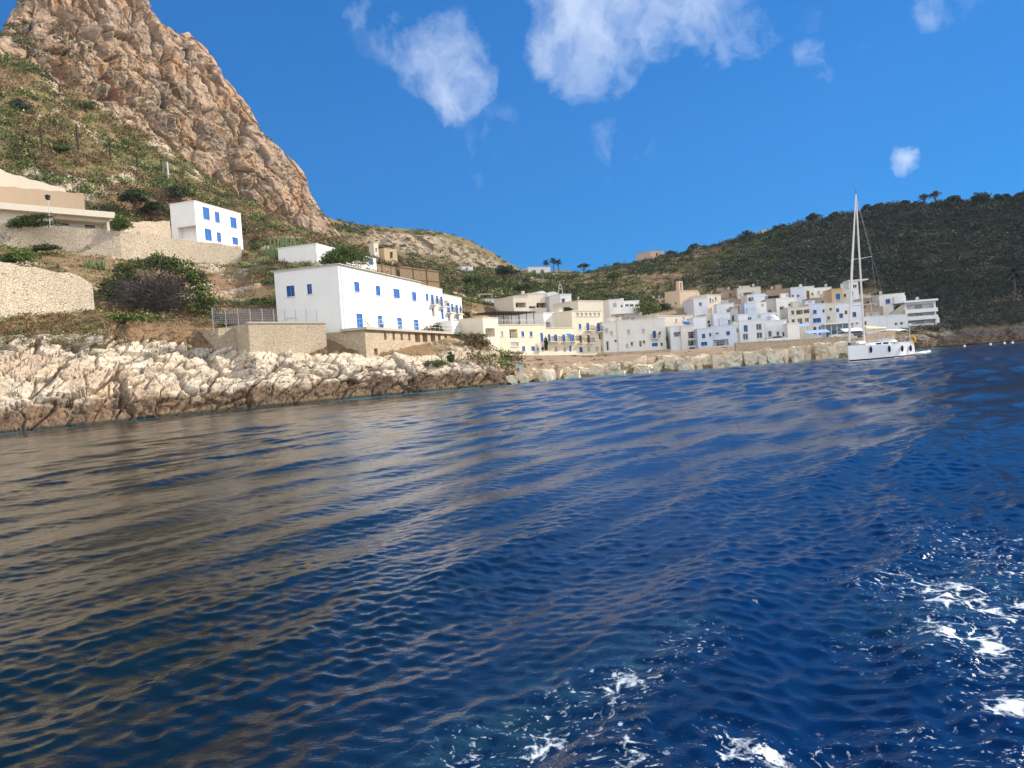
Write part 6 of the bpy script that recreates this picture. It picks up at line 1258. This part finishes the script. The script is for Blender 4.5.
mb = MB(); mb.loft([[(x, y * sx, sheer(.16) + z) for y, z in ((-.55, 0), (-.62, .25), (-.3, .5), (.3, .5), (.62, .25), (.55, 0))] for x, sx in ((1.7, .55), (2.0, .95), (3.6, 1), (3.95, .7))]); o = mb.build('folded_tender', M['rubber']); o.location = yr.location; o.rotation_euler = yr.rotation_euler; tag(o, 'folded grey tender lying on the foredeck of the yacht', 'tender')
def yw(x, y, z): a = R(40); return (b[0] + math.cos(a) * x - math.sin(a) * y, b[1] + math.sin(a) * x + math.cos(a) * y, b[2] + z)
for s, lab in ((.20, 'navy fender nearest the bow of the yacht'), (.42, 'navy fender hanging under the mast side of the yacht'), (.63, 'navy fender hanging under the bimini of the yacht'), (.83, 'navy fender nearest the stern of the yacht')):
    r = empty('fender', yw(s * LY, -beam(s) - .17, sheer(s) - .55), R(40)); tag(r, lab, 'fender', 'fenders on the yacht side'); mb = MB(); mb.ball((0, 0, 0), (.16, .16, .42), 10, 8); mb.build('body', M['fend'], r, True); mb = MB(); mb.bar((0, 0, .38), (0, .2, 1.1), .012, n=4); mb.build('rope', M['canvas'], r)
r = empty('horseshoe_lifebuoy', yw(.985 * LY, -1.72, sheer(1) + .55), R(40 + 60)); tag(r, 'yellow horseshoe lifebuoy on the stern rail of the yacht', 'lifebuoy'); mb = MB(); rg = []
for k in range(11):
    th = -.9 + k * (math.pi + 1.8) / 10; c = Vector((.36 * math.cos(th), 0, .45 * math.sin(th))); d = Vector((math.cos(th), 0, math.sin(th))); rg.append([tuple(c + d * .13 * math.cos(q * math.pi / 3) + Vector((0, .11 * math.sin(q * math.pi / 3), 0))) for q in range(6)])
mb.loft(rg); mb.build('foam_ring', M['yel'], r, True); mb = MB(); mb.bar((-.3, .1, .25), (.3, .1, .25), .02, n=4); mb.build('strap', M['black'], r)
# inflatable dinghy
bD_ = at(908, float(y_for_z(908, 102, 0)), 102); r = empty('dinghy', tuple(bD_), R(8)); tag(r, 'pale grey inflatable dinghy tied behind the yacht', 'dinghy'); mb = MB(); pts = []
for k in range(15):
    th = math.pi / 2 + math.pi * k / 14; pts.append((2.7 + .0 + .75 * math.cos(th) * -1 if 0 else .75 - .75 * abs(math.cos(th - math.pi)) , 0, 0))
pts = [(0.0, -.62, .22)] + [(2.2 + .9 * math.sin(math.pi * k / 10), -.62 * math.cos(math.pi * k / 10), .24 + .16 * math.sin(math.pi * k / 10)) for k in range(11)] + [(0.0, .62, .22)]
mb.path(pts, .24, 10); mb.ball(pts[0], .235, 10, 6); mb.ball(pts[-1], .235, 10, 6); mb.build('tube', M['rubber'], r, True); mb = MB(); mb.box(.0, -.5, .1, 2.6, .5, .16); mb.build('floor', M['black'], r); mb = MB(); mb.box(.0, -.5, .1, .06, .5, .5); mb.build('transom', M['gel'], r); mb = MB(); mb.box(1.1, -.5, .36, 1.35, .5, .40); mb.build('thwart', M['gel'], r)
# small white swim buoys off the headland
for q, (px_, py, lab) in enumerate(((964.5, 347, 'small white buoy off the headland, first from the dinghy'), (990.5, 345.2, 'small white buoy, second from the dinghy'), (1004.5, 344, 'small white buoy left of the last one'), (1012.5, 343.6, 'small white buoy furthest to the right'))):
    c = on_level(px_, py); r = empty('buoy', (c[0], c[1], .12)); tag(r, lab, 'buoy', 'white buoys off the headland'); mb = MB(); mb.ball((0, 0, 0), (.24, .24, .26), 12, 8); mb.build('float', M['gel'], r, True); mb = MB(); mb.bar((0, 0, .24), (0, 0, .34), .04, n=6); mb.build('eye', M['metal'], r)
